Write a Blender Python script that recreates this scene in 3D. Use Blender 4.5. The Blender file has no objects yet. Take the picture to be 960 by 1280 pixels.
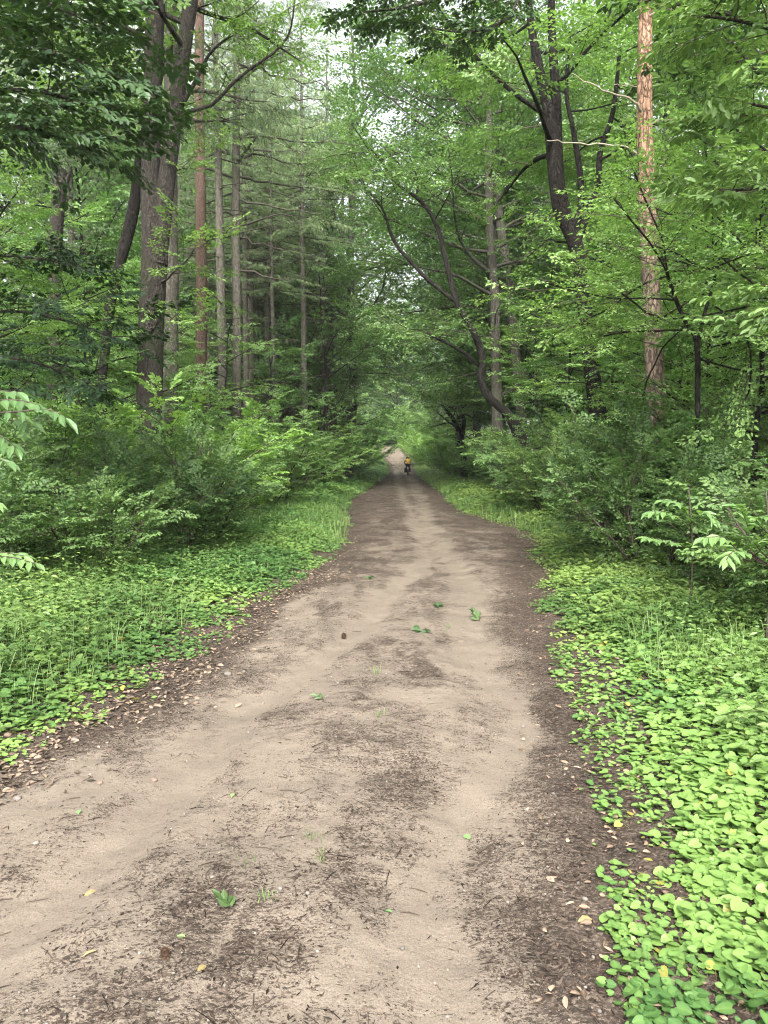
import bpy, math, random
import numpy as np
from math import radians, sin, cos, pi
RNG = np.random.default_rng(11)
random.seed(11)
sc = bpy.context.scene
col = sc.collection

# ------------------------------------------------------------------ camera, sky, sun, exposure
F, PITCH, CAMZ = 967.0, radians(4.0), 1.6
cam = bpy.data.objects.new('camera', bpy.data.cameras.new('camera'))
col.objects.link(cam); sc.camera = cam
cam.location = (0, 0, CAMZ); cam.rotation_euler = (pi/2 - PITCH, 0, 0)
cam.data.sensor_fit = 'VERTICAL'; cam.data.sensor_height = 36; cam.data.lens = 36*F/1280
cam.data.clip_start = 0.05; cam.data.clip_end = 3000

SUN_EL, SUN_AZ = radians(45), radians(184)        # azimuth clockwise from +Y: behind the camera, along the track
w = bpy.data.worlds.new('World'); sc.world = w; w.use_nodes = True
nt = w.node_tree; nt.nodes.clear()
sky = nt.nodes.new('ShaderNodeTexSky'); sky.sky_type = 'NISHITA'; sky.sun_disc = False
sky.sun_elevation = SUN_EL; sky.sun_rotation = SUN_AZ
sky.air_density = 1.0; sky.dust_density = 4.0; sky.ozone_density = 1.0
hs = nt.nodes.new('ShaderNodeHueSaturation'); hs.inputs['Saturation'].default_value = 0.22; hs.inputs['Value'].default_value = 1.0
bg = nt.nodes.new('ShaderNodeBackground'); bg.inputs['Strength'].default_value = 0.15
wo = nt.nodes.new('ShaderNodeOutputWorld')
nt.links.new(sky.outputs[0], hs.inputs['Color']); nt.links.new(hs.outputs[0], bg.inputs['Color']); nt.links.new(bg.outputs[0], wo.inputs[0])

sl = bpy.data.lights.new('sun', 'SUN'); sl.energy = 2.1; sl.angle = radians(25); sl.color = (1.0, 0.955, 0.88)
so = bpy.data.objects.new('sun', sl); col.objects.link(so)
so.rotation_euler = (pi/2 - SUN_EL, 0, pi - SUN_AZ)
# a sun lamp shines down its -Z; at rotation z=0 tilted by x it comes from -Y
sc.view_settings.view_transform = 'Standard'; sc.view_settings.look = 'None'
sc.view_settings.gamma = 1; sc.view_settings.use_curve_mapping = False
sc.view_settings.exposure = 2.12
cy = sc.cycles
cy.max_bounces = 7; cy.diffuse_bounces = 6; cy.glossy_bounces = 1; cy.transmission_bounces = 4
cy.transparent_max_bounces = 4; cy.volume_bounces = 0; cy.caustics_reflective = False; cy.caustics_refractive = False
cy.use_adaptive_sampling = True; cy.adaptive_threshold = 0.03; cy.use_denoising = True
try: cy.denoiser = 'OPENIMAGEDENOISE'
except Exception: pass
cy.sample_clamp_indirect = 4; cy.filter_width = 1.1

# ------------------------------------------------------------------ pixel (960x1280 photograph) -> world
def ray(px, py):
    dx, dz = (px-480)/F, -(py-640)/F
    return np.array([dx, cos(PITCH)+dz*sin(PITCH), -sin(PITCH)+dz*cos(PITCH)])
def at(px, py, Y):
    d = ray(px, py); return np.array([0, 0, CAMZ]) + d*(Y/d[1])
def gpt(px, py):
    d = ray(px, py); return d*(CAMZ/-d[2])

# ------------------------------------------------------------------ noise
_T = np.random.default_rng(5).random((256, 256))
def vnoise(x, y):
    x = np.asarray(x, float); y = np.asarray(y, float)
    xi = np.floor(x).astype(int); yi = np.floor(y).astype(int); fx = x-xi; fy = y-yi
    fx = fx*fx*(3-2*fx); fy = fy*fy*(3-2*fy)
    a = _T[xi & 255, yi & 255]; b = _T[(xi+1) & 255, yi & 255]; c = _T[xi & 255, (yi+1) & 255]; d = _T[(xi+1) & 255, (yi+1) & 255]
    return (a*(1-fx)+b*fx)*(1-fy)+(c*(1-fx)+d*fx)*fy
def fbm(x, y, o=4):
    s = 0; a = 0.5; t = 0
    for k in range(o):
        s = s + a*vnoise(x*2**k+17*k, y*2**k+31*k); t += a; a *= .5
    return s/t
def sstep(x, a, b):
    t = np.clip((x-a)/(b-a), 0, 1); return t*t*(3-2*t)

# ------------------------------------------------------------------ road line and terrain height
LE = np.array([(-30, -9.0), (-8, -6.0), (0, -3.4), (2.2, -2.55), (4.05, -1.98), (5.3, -1.55), (7.1, -1.42), (8.4, -1.36), (10.2, -1.0), (13.6, -.62), (19.1, -.75), (23, -1.0), (29.2, -1.25), (36, -.8), (51.6, -.27), (70, .35), (85, .7), (100, .8), (125, -1.2), (150, -6), (185, -18)])
RE = np.array([(-30, -3.0), (-8, -1.0), (0, .45), (2.2, .76), (2.7, .86), (3.6, 1.06), (4.46, 1.17), (6, 1.40), (8.3, 1.64), (12.1, 2.22), (15, 2.66), (17.3, 2.82), (20, 2.4), (23.1, 2.13), (30, 2.35), (39.7, 2.6), (57, 2.8), (70, 3.0), (85, 3.3), (100, 3.6), (125, 2.9), (150, -1.5), (185, -12)])
def le(y): return np.interp(y, LE[:, 0], LE[:, 1]) + (fbm(np.asarray(y)*1.1, np.asarray(y)*0+3.3)-.5)*.22
def re(y): return np.interp(y, RE[:, 0], RE[:, 1]) + (fbm(np.asarray(y)*1.1, np.asarray(y)*0+9.3)-.5)*.22
def rise(y): return 3.6*sstep(y, 84, 140) + 5*sstep(y, 140, 260)
def outd(x, y):      # metres outside the road edge (negative on the road)
    return np.maximum(le(y)-x, x-re(y))
TRK_L = [gpt(*p) for p in [(-260, 1420), (60, 1130), (230, 990), (300, 890), (400, 830), (470, 770), (535, 700), (522, 660), (505, 625)]] + [np.array([1.0, 50, 0]), np.array([1.4, 90, 0])]
TRK_R = [gpt(*p) for p in [(590, 1500), (590, 1280), (555, 1150), (590, 1010), (655, 910), (612, 850), (590, 770), (560, 700), (535, 660)]] + [np.array([1.9, 50, 0]), np.array([2.3, 90, 0])]
TRK_S = [gpt(*p) for p in [(95, 1400), (120, 1260), (160, 1160), (250, 1080)]]
TRK_M = [gpt(*p) for p in [(500, 1050), (440, 980), (430, 960), (560, 940), (680, 960)]]
TRK_E = [gpt(*p) for p in [(800, 1500), (670, 1300), (650, 1100), (700, 960)]]
def pdist(x, y, tr):
    best = np.full(np.shape(x), 1e9)
    for a, b in zip(tr[:-1], tr[1:]):
        ax, ay, bx, by = a[0], a[1], b[0], b[1]; L = (bx-ax)**2+(by-ay)**2
        t = np.clip(((x-ax)*(bx-ax)+(y-ay)*(by-ay))/L, 0, 1)
        best = np.minimum(best, np.hypot(x-(ax+t*(bx-ax)), y-(ay+t*(by-ay))))
    return best
def sandiness(x, y):
    wx = x+(fbm(x*1.7+4, y*1.2)-.5)*.45; wy = y+(fbm(x*1.3, y*1.6+8)-.5)*.5
    g = lambda d, s: np.exp(-(d/s)**2)
    wd = 1+np.clip(y-5, 0, 40)*.045
    s = 1.08*g(pdist(wx, wy, TRK_L)/wd, .17)
    s = np.maximum(s, 1.0*g(pdist(wx, wy, TRK_R)/wd, .22))
    s = np.maximum(s, .65*g(pdist(wx, wy, TRK_S), .08))
    s = np.maximum(s, .6*g(pdist(wx, wy, TRK_M), .08))
    s = np.maximum(s, .5*g(pdist(wx, wy, TRK_E), .10))
    s = s*np.interp(y, [0, 8, 16, 26, 60, 95, 110], [1, 1, .85, .62, .62, .9, 1.6])
    n = fbm(x*1.5+50, y*1.1+20, 5)
    base = .62+.9*(n-.5)
    base = base*np.interp(y, [0, 8, 15, 25, 60, 95, 110], [1, .92, .62, .42, .55, .9, 1.7])
    s = np.maximum(s+(n-.5)*.7, base)
    n2 = fbm(x*5.5+wx, y*4.2+30, 4); s = s+(n2-.5)*.6+.10*sstep(.2-x, 0, 1.2)*sstep(8-y, 0, 3)
    rg = np.abs(fbm(wx*2.3+7, wy*1.1+3, 3)-.5); s = s+.38*np.exp(-(rg/.016)**2)*np.interp(y, [0, 10, 20], [1, .7, .2])
    tk = np.maximum(g(pdist(wx, wy, TRK_L)/wd, .2), g(pdist(wx, wy, TRK_R)/wd, .25)); dm_ = fbm(x*3.6+90, y*1.7+60, 4); s = s-.30*(1-.85*tk)*sstep(dm_, .55, .62)*np.interp(y, [0, 6, 14], [.8, 1, 1.2])
    inside = -outd(x, y)
    edge = sstep(inside+(fbm(x*2.3, y*2.3+70)-.5)*.35, .06, .50)
    return np.clip(s*edge, 0, 1)
def road_h(x, y):
    rut = np.exp(-(pdist(x, y, TRK_L)/.2)**2)+.8*np.exp(-(pdist(x, y, TRK_R)/.25)**2)
    crown = .05*(1-np.clip(np.abs((x-le(y))/(re(y)-le(y))*2-1), 0, 1.2)**2)
    return rise(y)-.05*rut+crown+(fbm(x*2.2, y*2.2, 4)-.5)*.06+(fbm(x*9, y*7, 3)-.5)*.028
def ground_h(x, y):
    d = outd(x, y)
    g = rise(y)+np.where(d < 0, -.16+.17*sstep(d, -.35, 0), .01+.09*sstep(d, 0, 1.0))
    far = sstep(np.hypot(x, y), 60, 300)
    return g+(d > 0)*(fbm(x*.6, y*.6)-.5)*.22*sstep(d, 0, 2)*(1-far*.5)+.35*sstep(d, 3, 14)*(x > 0)
def gz(x, y):
    return np.maximum(ground_h(x, y), np.where(outd(x, y) < .12, road_h(x, y), -99))
def gz1(x, y): return float(gz(np.array([x]), np.array([y]))[0])

# ------------------------------------------------------------------ mesh helpers
class MB:
    def __init__(s): s.V = []; s.T = []; s.Q = []; s.n = 0; s.a = []
    def add(s, V, T=None, Q=None, m=0, tint=None, smooth=False):
        V = np.asarray(V, np.float32).reshape(-1, 3)
        if T is not None and len(T): s.T.append((np.asarray(T, np.int32)+s.n, m, smooth))
        if Q is not None and len(Q): s.Q.append((np.asarray(Q, np.int32)+s.n, m, smooth))
        s.V.append(V); s.n += len(V)
        s.a.append(np.full(len(V), .5, np.float32) if tint is None else np.broadcast_to(np.asarray(tint, np.float32), (len(V),)))
    def mesh(s, name, mats, extra=None):
        me = bpy.data.meshes.new(name)
        V = np.concatenate(s.V); me.vertices.add(len(V)); me.vertices.foreach_set('co', V.ravel())
        loops = []; starts = []; mi = []; sm = []; c = 0
        for lst, k in ((s.T, 3), (s.Q, 4)):
            for f, m, smo in lst:
                loops.append(f.ravel()); starts.append(c+np.arange(len(f))*k); c += len(f)*k
                mi.append(np.full(len(f), m, np.int32)); sm.append(np.full(len(f), smo, bool))
        loops = np.concatenate(loops); starts = np.concatenate(starts).astype(np.int32)
        me.loops.add(len(loops)); me.loops.foreach_set('vertex_index', loops.astype(np.int32))
        me.polygons.add(len(starts)); me.polygons.foreach_set('loop_start', starts)
        me.polygons.foreach_set('material_index', np.concatenate(mi)); me.polygons.foreach_set('use_smooth', np.concatenate(sm))
        at_ = me.attributes.new('tint', 'FLOAT', 'POINT'); at_.data.foreach_set('value', np.concatenate(s.a).astype(np.float32))
        for k, v in (extra or {}).items():
            at_ = me.attributes.new(k, 'FLOAT', 'POINT'); at_.data.foreach_set('value', np.asarray(v, np.float32).ravel())
        for m in (mats if isinstance(mats, (list, tuple)) else [mats]): me.materials.append(m)
        me.update(calc_edges=True); return me
def link(name, me, parent=None):
    o = bpy.data.objects.new(name, me); col.objects.link(o)
    if parent: o.parent = parent
    return o
def tag(o, label=None, cat=None, group=None, kind=None):
    if label: o['label'] = label
    if cat: o['category'] = cat
    if group: o['group'] = group
    if kind: o['kind'] = kind
    return o
def empty(name, loc=(0, 0, 0), rz=0, s=1):
    o = bpy.data.objects.new(name, None); col.objects.link(o); o.location = loc; o.rotation_euler = (0, 0, rz); o.scale = (s, s, s); o.empty_display_size = .2
    return o
def nrm(v): return v/(np.linalg.norm(v, axis=-1, keepdims=True)+1e-9)

def tube(mb, P, Rr, n=6, m=0, rough=0, cap=True, tint=None, flare=0):
    P = np.asarray(P, float); Rr = np.asarray(Rr, float); k = len(P)
    T = nrm(np.gradient(P, axis=0))
    up = np.array([0, 0, 1.]) if abs(T[0][2]) < .8 else np.array([1., 0, 0])
    A = np.zeros_like(P); a = nrm(np.cross(T[0], up))
    for i in range(k):
        a = nrm(a-T[i]*np.dot(a, T[i])); A[i] = a
    B = np.cross(T, A)
    th = np.arange(n)/n*2*pi
    r = Rr[:, None]*np.ones((1, n))
    if rough:
        s0 = RNG.random()*50
        r = r*(1+rough*(fbm(np.cos(th)[None]*1.6+s0+np.arange(k)[:, None]*.13, np.sin(th)[None]*1.6+np.arange(k)[:, None]*.35)-.5)*2)
    if flare:
        h = np.arange(k)/k
        r = r*(1+flare*np.exp(-h*k/1.5)[:, None]*(1+.5*np.sin(th*4+1)[None]))
    V = P[:, None]+A[:, None]*(np.cos(th)[None, :, None]*r[..., None])+B[:, None]*(np.sin(th)[None, :, None]*r[..., None])
    i = np.arange(k-1)[:, None]*n+np.arange(n)[None]; j = np.arange(k-1)[:, None]*n+(np.arange(n)[None]+1) % n
    Q = np.stack([i, j, j+n, i+n], -1).reshape(-1, 4)
    V = V.reshape(-1, 3); Tt = None
    if cap:
        V = np.vstack([V, P[-1]+T[-1]*Rr[-1]*.5]); e = (k-1)*n
        Tt = [(e+q, e+(q+1) % n, len(V)-1) for q in range(n)]
    mb.add(V, T=Tt, Q=Q, m=m, smooth=True, tint=tint)
def smooth_path(P, sub=4):
    P = np.asarray(P, float); k = len(P); out = []
    for i in range(k-1):
        p0 = P[max(i-1, 0)]; p1 = P[i]; p2 = P[i+1]; p3 = P[min(i+2, k-1)]
        for t in np.arange(sub)/sub:
            out.append(.5*((2*p1)+(-p0+p2)*t+(2*p0-5*p1+4*p2-p3)*t*t+(-p0+3*p1-3*p2+p3)*t**3))
    out.append(P[-1]); return np.array(out)

LEAF = {   # (along, side, height) vertices, triangles
 'd4': (np.array([(0, 0, 0), (.42, .5, .07), (1, 0, -.10), (.42, -.5, .07)]), np.array([(0, 1, 2), (0, 2, 3)])),
 'd8': (np.array([(0, 0, 0), (.22, .36, .05), (.55, .48, .04), (1, 0, -.16), (.55, -.48, .04), (.22, -.36, .05), (.5, 0, -.03), (.85, .2, -.06), (.85, -.2, -.06)]),
        np.array([(0, 6, 1), (1, 6, 2), (2, 6, 7), (7, 6, 3), (0, 5, 6), (5, 4, 6), (4, 8, 6), (8, 3, 6)])),
 'heart': (np.array([(0, 0, 0), (-.16, .22, .03), (-.08, .42, .04), (.2, .54, .02), (.55, .47, -.01), (.85, .24, -.05), (1, 0, -.10), (.85, -.24, -.05), (.55, -.47, -.01), (.2, -.54, .02), (-.08, -.42, .04), (-.16, -.22, .03), (.42, 0, -.05)]),
        np.array([(i, i+1, 12) for i in range(11)]+[(11, 0, 12)])),
 'ndl': (np.array([(0, 0, 0), (.5, .5, 0), (1, 0, 0), (.5, -.5, 0)]), np.array([(0, 1, 2), (0, 2, 3)])),
}
def leaves(mb, pos, axis, normal, L, W, kind='d4', m=0, tint=None):
    v, t = LEAF[kind]; pos = np.asarray(pos); N = len(pos)
    if N == 0: return
    X = nrm(axis); Y = nrm(np.cross(normal, X)); Z = np.cross(X, Y)
    L = np.broadcast_to(L, (N,)); W = np.broadcast_to(W, (N,))
    V = pos[:, None]+X[:, None]*(v[None, :, 0:1]*L[:, None, None])+Y[:, None]*(v[None, :, 1:2]*W[:, None, None])+Z[:, None]*(v[None, :, 2:3]*L[:, None, None])
    T = t[None]+(np.arange(N)*len(v))[:, None, None]
    if tint is None: tint = RNG.random(N)
    rib = np.where(np.abs(v[:, 1]) < .01, .22, -.10); rib = rib if kind in ('heart', 'd8') else rib*0
    tint = (np.asarray(tint)[:, None]+rib[None]).ravel()
    mb.add(V.reshape(-1, 3), T=T.reshape(-1, 3), m=m, tint=tint); return
    mb.add(V.reshape(-1, 3), T=T.reshape(-1, 3), m=m, tint=np.repeat(tint, len(v)))

# sprays: flat branchlets carrying leaves (or needles); each template = (leaf pos, axis, normal, size, twig segments)
def spray_template(rng, n_leaf=40, length=.6, flat=.35, droop=.25):
    pos = []; ax = []; no = []; seg = []
    def ln(p, d):
        pos.append(p); a = d+np.array([0, 0, -droop*rng.random()])+rng.normal(0, .12, 3); ax.append(a)
        no.append(np.array([rng.normal(0, flat), rng.normal(0, flat), 1.]))
    nsub = 7; seg.append(((0, 0, 0), (length, 0, -.05*length)))
    for i in range(nsub):
        t = (i+.6)/nsub; s = 1 if i % 2 else -1; p = np.array([t*length, 0, -.05*t*length])
        an = s*radians(rng.uniform(35, 60)); l2 = length*(.62-.4*t)*rng.uniform(.7, 1.2)
        d = np.array([cos(an), sin(an), rng.normal(0, .12)]); e = p+d*l2; seg.append((tuple(p), tuple(e)))
        k = max(2, int(n_leaf/nsub))
        for j in range(k):
            u = (j+.5)/k; q = p+d*l2*u; a2 = an+(1 if j % 2 else -1)*radians(rng.uniform(30, 65)) if j < k-1 else an
            ln(q, np.array([cos(a2), sin(a2), 0]))
    ln(np.array([length, 0, -.05*length]), np.array([1., 0, 0]))
    return np.array(pos), nrm(np.array(ax)), nrm(np.array(no)), seg
def needle_template(rng, n=26, length=.7, hang=.8):
    pos = []; ax = []; no = []
    for j in range(n):
        u = (j+.5)/n; s = 1 if j % 2 else -1
        pos.append(np.array([u*length, 0, 0])); a = np.array([rng.uniform(.1, .7), s*rng.uniform(.15, .9), -hang*rng.uniform(.2, 1.2)]); ax.append(a)
        no.append(rng.normal(0, 1, 3))
    return np.array(pos), nrm(np.array(ax)), nrm(np.array(no)), [((0, 0, 0), (length, 0, 0))]
def place_sprays(mb, tmpl, P, D, S, L, W, kind, m=0, twig_m=1, twig_r=.003, jitter=.35, seed=0, tint_off=0, upbias=1.0):
    rng = np.random.default_rng(seed); P = np.asarray(P); D = nrm(np.asarray(D)); S = np.asarray(S)
    which = rng.integers(0, len(tmpl), len(P))
    U = np.array([0, 0, upbias])+rng.normal(0, jitter, (len(P), 3))
    Y = nrm(np.cross(U, D)); Z = np.cross(D, Y); Rm = np.stack([D, Y, Z], -1)      # columns
    ct = np.clip(.5+rng.normal(0, .16, len(P)), 0, 1)
    for k, (lp, la, ln_, seg) in enumerate(tmpl):
        ix = np.where(which == k)[0]
        if len(ix) == 0: continue
        R_ = Rm[ix]; s = S[ix]
        pp = P[ix][:, None]+np.einsum('nij,lj->nli', R_, lp)*s[:, None, None]
        aa = np.einsum('nij,lj->nli', R_, la); nn = np.einsum('nij,lj->nli', R_, ln_)
        n = pp.shape[0]*pp.shape[1]; sz = rng.uniform(.7, 1.15, n)*np.repeat(np.clip(s, .7, 1.3), pp.shape[1])
        tt = np.clip(np.repeat(ct[ix], pp.shape[1])+rng.normal(0, .18, n)+tint_off, 0, 1)
        leaves(mb, pp.reshape(-1, 3), aa.reshape(-1, 3)+rng.normal(0, .1, (n, 3)), nn.reshape(-1, 3), L*sz, W*sz, kind, m, tt)
        if twig_r:
            sa = np.array([q[0] for q in seg]); sb = np.array([q[1] for q in seg])
            a = P[ix][:, None]+np.einsum('nij,lj->nli', R_, sa)*s[:, None, None]; b = P[ix][:, None]+np.einsum('nij,lj->nli', R_, sb)*s[:, None, None]
            a = a.reshape(-1, 3); b = b.reshape(-1, 3); o = np.repeat(Y[ix], len(seg), 0)*twig_r; o2 = np.repeat(Z[ix], len(seg), 0)*twig_r
            V = np.stack([a+o, a-o, a+o2, b], 1).reshape(-1, 3); base = (np.arange(len(a))*4)[:, None, None]
            T = (np.array([(0, 1, 3), (1, 2, 3), (2, 0, 3)])[None]+base).reshape(-1, 3)
            mb.add(V, T=T, m=twig_m)

_tr = np.random.default_rng(3)
SPR = [spray_template(_tr, 38, .60) for _ in range(6)]           # full sprays
SPR_N = [spray_template(_tr, 44, .55, .30, .35) for _ in range(6)]
SPR_F = [spray_template(_tr, 26, .75, .5) for _ in range(5)]      # for far crowns
NDL = [needle_template(_tr, 26) for _ in range(5)]
NDL_H = [needle_template(_tr, 34, .8, 1.0) for _ in range(5)]

def az(d): a = radians(d); return np.array([cos(a), sin(a), 0.])
def limb_path(rng, start, d, length, seg=6, lift=.25, wob=.12):
    P = [np.array(start, float)]; d = nrm(np.array(d, float)); st = length/seg
    for i in range(seg):
        d = nrm(d+np.array([0, 0, (lift if i < seg*.6 else -lift*.8)/seg])+rng.normal(0, wob, 3)); P.append(P[-1]+d*st)
    return np.array(P)
def branch_out(rng, wood, crown, P, r0, out, sub_len, sub_n, spray_step, spray_s, t0=.2, flat=.25, n=5, sub_m=1, r1=.012):
    """a limb with sub-branches carrying sprays; wood gets the limb, crown the thin branches; out collects sprays"""
    k = len(P); rr = np.linspace(r0, r1, k)
    tube(wood, smooth_path(P, 2), np.interp(np.linspace(0, 1, 2*(k-1)+1), np.linspace(0, 1, k), rr), n, 0)
    cum = np.linspace(0, 1, k)
    for j in range(sub_n):
        t = t0+(1-t0)*(j+rng.uniform(.2, .8))/sub_n; i = min(int(t*(k-1)), k-2); u = t*(k-1)-i
        p = P[i]*(1-u)+P[i+1]*u; d = nrm(P[i+1]-P[i]); side = 1 if j % 2 else -1
        a = side*rng.uniform(.5, 1.25); ca, sa = cos(a), sin(a)
        dd = np.array([d[0]*ca-d[1]*sa, d[0]*sa+d[1]*ca, d[2]*.5+rng.normal(.05, flat)])
        l = sub_len*(1.15-.6*t)*rng.uniform(.7, 1.25)
        Q = limb_path(rng, p, dd, l, 4, .1, .14)
        tube(crown, Q, np.linspace(max(.006, rr[i]*.35), .004, 5), 3, sub_m)
        m = max(2, int(l/spray_step))
        for q in range(m+1):
            v = (q+.5)/(m+.5); v = min(v, 1); ii = min(int(v*4), 3); uu = v*4-ii
            pp = Q[ii]*(1-uu)+Q[ii+1]*uu; d2 = nrm(Q[ii+1]-Q[ii]); b = (1 if q % 2 else -1)*rng.uniform(.3, 1.0) if q < m else 0
            cb, sb = cos(b), sin(b); d3 = np.array([d2[0]*cb-d2[1]*sb, d2[0]*sb+d2[1]*cb, d2[2]*.5+rng.normal(-.05, .18)])
            out.append((pp, d3, spray_s*rng.uniform(.75, 1.25)))
    out.append((P[-1], P[-1]-P[-2], spray_s))

# ------------------------------------------------------------------ materials
def mat(name):
    m = bpy.data.materials.new(name); m.use_nodes = True; n = m.node_tree; n.nodes.clear(); return m, n
def N(n, t, **kw):
    x = n.nodes.new(t)
    for k, v in kw.items():
        if k.startswith('i_'): x.inputs[k[2:].replace('_', ' ')].default_value = v
        else: setattr(x, k, v)
    return x
def c4(c): return (c[0], c[1], c[2], 1)
def leaf_mat(name, dark, light, trans=.35, rough=.45, tcol=None, objvar=.35, spec=.35):
    m, n = mat(name); L = n.links
    a = N(n, 'ShaderNodeAttribute', attribute_name='tint'); oi = N(n, 'ShaderNodeObjectInfo')
    mx = N(n, 'ShaderNodeMix', data_type='RGBA'); mx.inputs[6].default_value = c4(dark); mx.inputs[7].default_value = c4(light); L.new(a.outputs['Fac'], mx.inputs[0])
    mr = N(n, 'ShaderNodeMapRange'); mr.inputs['To Min'].default_value = 1-objvar; mr.inputs['To Max'].default_value = 1+objvar; L.new(oi.outputs['Random'], mr.inputs[0])
    hv = N(n, 'ShaderNodeHueSaturation'); L.new(mx.outputs[2], hv.inputs['Color']); L.new(mr.outputs[0], hv.inputs['Value'])
    mh = N(n, 'ShaderNodeMapRange'); mh.inputs['To Min'].default_value = .515; mh.inputs['To Max'].default_value = .485; L.new(oi.outputs['Random'], mh.inputs[0]); L.new(mh.outputs[0], hv.inputs['Hue'])
    p = N(n, 'ShaderNodeBsdfPrincipled'); p.inputs['Roughness'].default_value = rough; p.inputs['Specular IOR Level'].default_value = spec; L.new(hv.outputs[0], p.inputs['Base Color'])
    tr = N(n, 'ShaderNodeBsdfTranslucent'); g = N(n, 'ShaderNodeMix', data_type='RGBA', blend_type='MULTIPLY'); g.inputs[0].default_value = 1; g.inputs[7].default_value = c4(tcol or (1.5, 1.6, .7)); L.new(hv.outputs[0], g.inputs[6]); L.new(g.outputs[2], tr.inputs['Color'])
    ms = N(n, 'ShaderNodeMixShader'); ms.inputs[0].default_value = trans; L.new(p.outputs[0], ms.inputs[1]); L.new(tr.outputs[0], ms.inputs[2])
    o = N(n, 'ShaderNodeOutputMaterial'); L.new(ms.outputs[0], o.inputs[0]); return m
def bark_mat(name, c1, c2, scale=6, stretch=.18, bump=.5, moss=0, upper=None, zsplit=4):
    m, n = mat(name); L = n.links
    tc = N(n, 'ShaderNodeTexCoord'); mp = N(n, 'ShaderNodeMapping'); mp.inputs['Scale'].default_value = (scale, scale, scale*stretch); L.new(tc.outputs['Object'], mp.inputs[0])
    nz = N(n, 'ShaderNodeTexNoise'); nz.inputs['Scale'].default_value = 1.6; nz.inputs['Detail'].default_value = 6; nz.inputs['Roughness'].default_value = .65; L.new(mp.outputs[0], nz.inputs[0])
    vo = N(n, 'ShaderNodeTexVoronoi', feature='DISTANCE_TO_EDGE'); vo.inputs['Scale'].default_value = 2.2
    ad = N(n, 'ShaderNodeVectorMath', operation='ADD'); L.new(mp.outputs[0], ad.inputs[0]); L.new(nz.outputs['Color'], ad.inputs[1]); L.new(ad.outputs[0], vo.inputs[0])
    cr = N(n, 'ShaderNodeValToRGB'); cr.color_ramp.elements[0].position = .35; cr.color_ramp.elements[1].position = .68; cr.color_ramp.elements[0].color = c4(c1); cr.color_ramp.elements[1].color = c4(c2); L.new(nz.outputs[0], cr.inputs[0])
    out = cr.outputs[0]
    if upper:
        sp = N(n, 'ShaderNodeSeparateXYZ'); L.new(tc.outputs['Object'], sp.inputs[0])
        n2 = N(n, 'ShaderNodeTexNoise'); n2.inputs['Scale'].default_value = 3; L.new(mp.outputs[0], n2.inputs[0])
        aa = N(n, 'ShaderNodeMath', operation='MULTIPLY_ADD'); L.new(n2.outputs[0], aa.inputs[0]); aa.inputs[1].default_value = 3.2; L.new(sp.outputs[2], aa.inputs[2])
        mr = N(n, 'ShaderNodeMapRange'); mr.inputs[1].default_value = zsplit; mr.inputs[2].default_value = zsplit+2.2; L.new(aa.outputs[0], mr.inputs[0])
        c2r = N(n, 'ShaderNodeValToRGB'); c2r.color_ramp.elements[0].position = .32; c2r.color_ramp.elements[1].position = .62; c2r.color_ramp.elements[0].color = c4(upper[0]); c2r.color_ramp.elements[1].color = c4(upper[1]); L.new(nz.outputs[0], c2r.inputs[0])
        mx = N(n, 'ShaderNodeMix', data_type='RGBA'); L.new(mr.outputs[0], mx.inputs[0]); L.new(out, mx.inputs[6]); L.new(c2r.outputs[0], mx.inputs[7]); out = mx.outputs[2]
    # cracks
    mk = N(n, 'ShaderNodeMapRange'); mk.inputs[1].default_value = 0; mk.inputs[2].default_value = .12; mk.inputs[3].default_value = .45; mk.inputs[4].default_value = 1; L.new(vo.outputs[0], mk.inputs[0])
    mm = N(n, 'ShaderNodeMix', data_type='RGBA', blend_type='MULTIPLY'); mm.inputs[0].default_value = 1; L.new(out, mm.inputs[6]); L.new(mk.outputs[0], mm.inputs[7]); out = mm.outputs[2]
    if moss:
        n3 = N(n, 'ShaderNodeTexNoise'); n3.inputs['Scale'].default_value = 1.3; n3.inputs['Detail'].default_value = 5; L.new(tc.outputs['Object'], n3.inputs[0])
        m3 = N(n, 'ShaderNodeMapRange'); m3.inputs[1].default_value = .5; m3.inputs[2].default_value = .72; m3.inputs[4].default_value = moss; L.new(n3.outputs[0], m3.inputs[0])
        mo = N(n, 'ShaderNodeMix', data_type='RGBA'); mo.inputs[7].default_value = (.075, .10, .035, 1); L.new(m3.outputs[0], mo.inputs[0]); L.new(out, mo.inputs[6]); out = mo.outputs[2]
    p = N(n, 'ShaderNodeBsdfPrincipled'); p.inputs['Roughness'].default_value = .9; p.inputs['Specular IOR Level'].default_value = .15; L.new(out, p.inputs['Base Color'])
    h = N(n, 'ShaderNodeMath', operation='ADD'); L.new(mk.outputs[0], h.inputs[0]); L.new(nz.outputs[0], h.inputs[1])
    b = N(n, 'ShaderNodeBump'); b.inputs['Strength'].default_value = bump; b.inputs['Distance'].default_value = .05; L.new(h.outputs[0], b.inputs['Height']); L.new(b.outputs[0], p.inputs['Normal'])
    o = N(n, 'ShaderNodeOutputMaterial'); L.new(p.outputs[0], o.inputs[0]); return m
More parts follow.
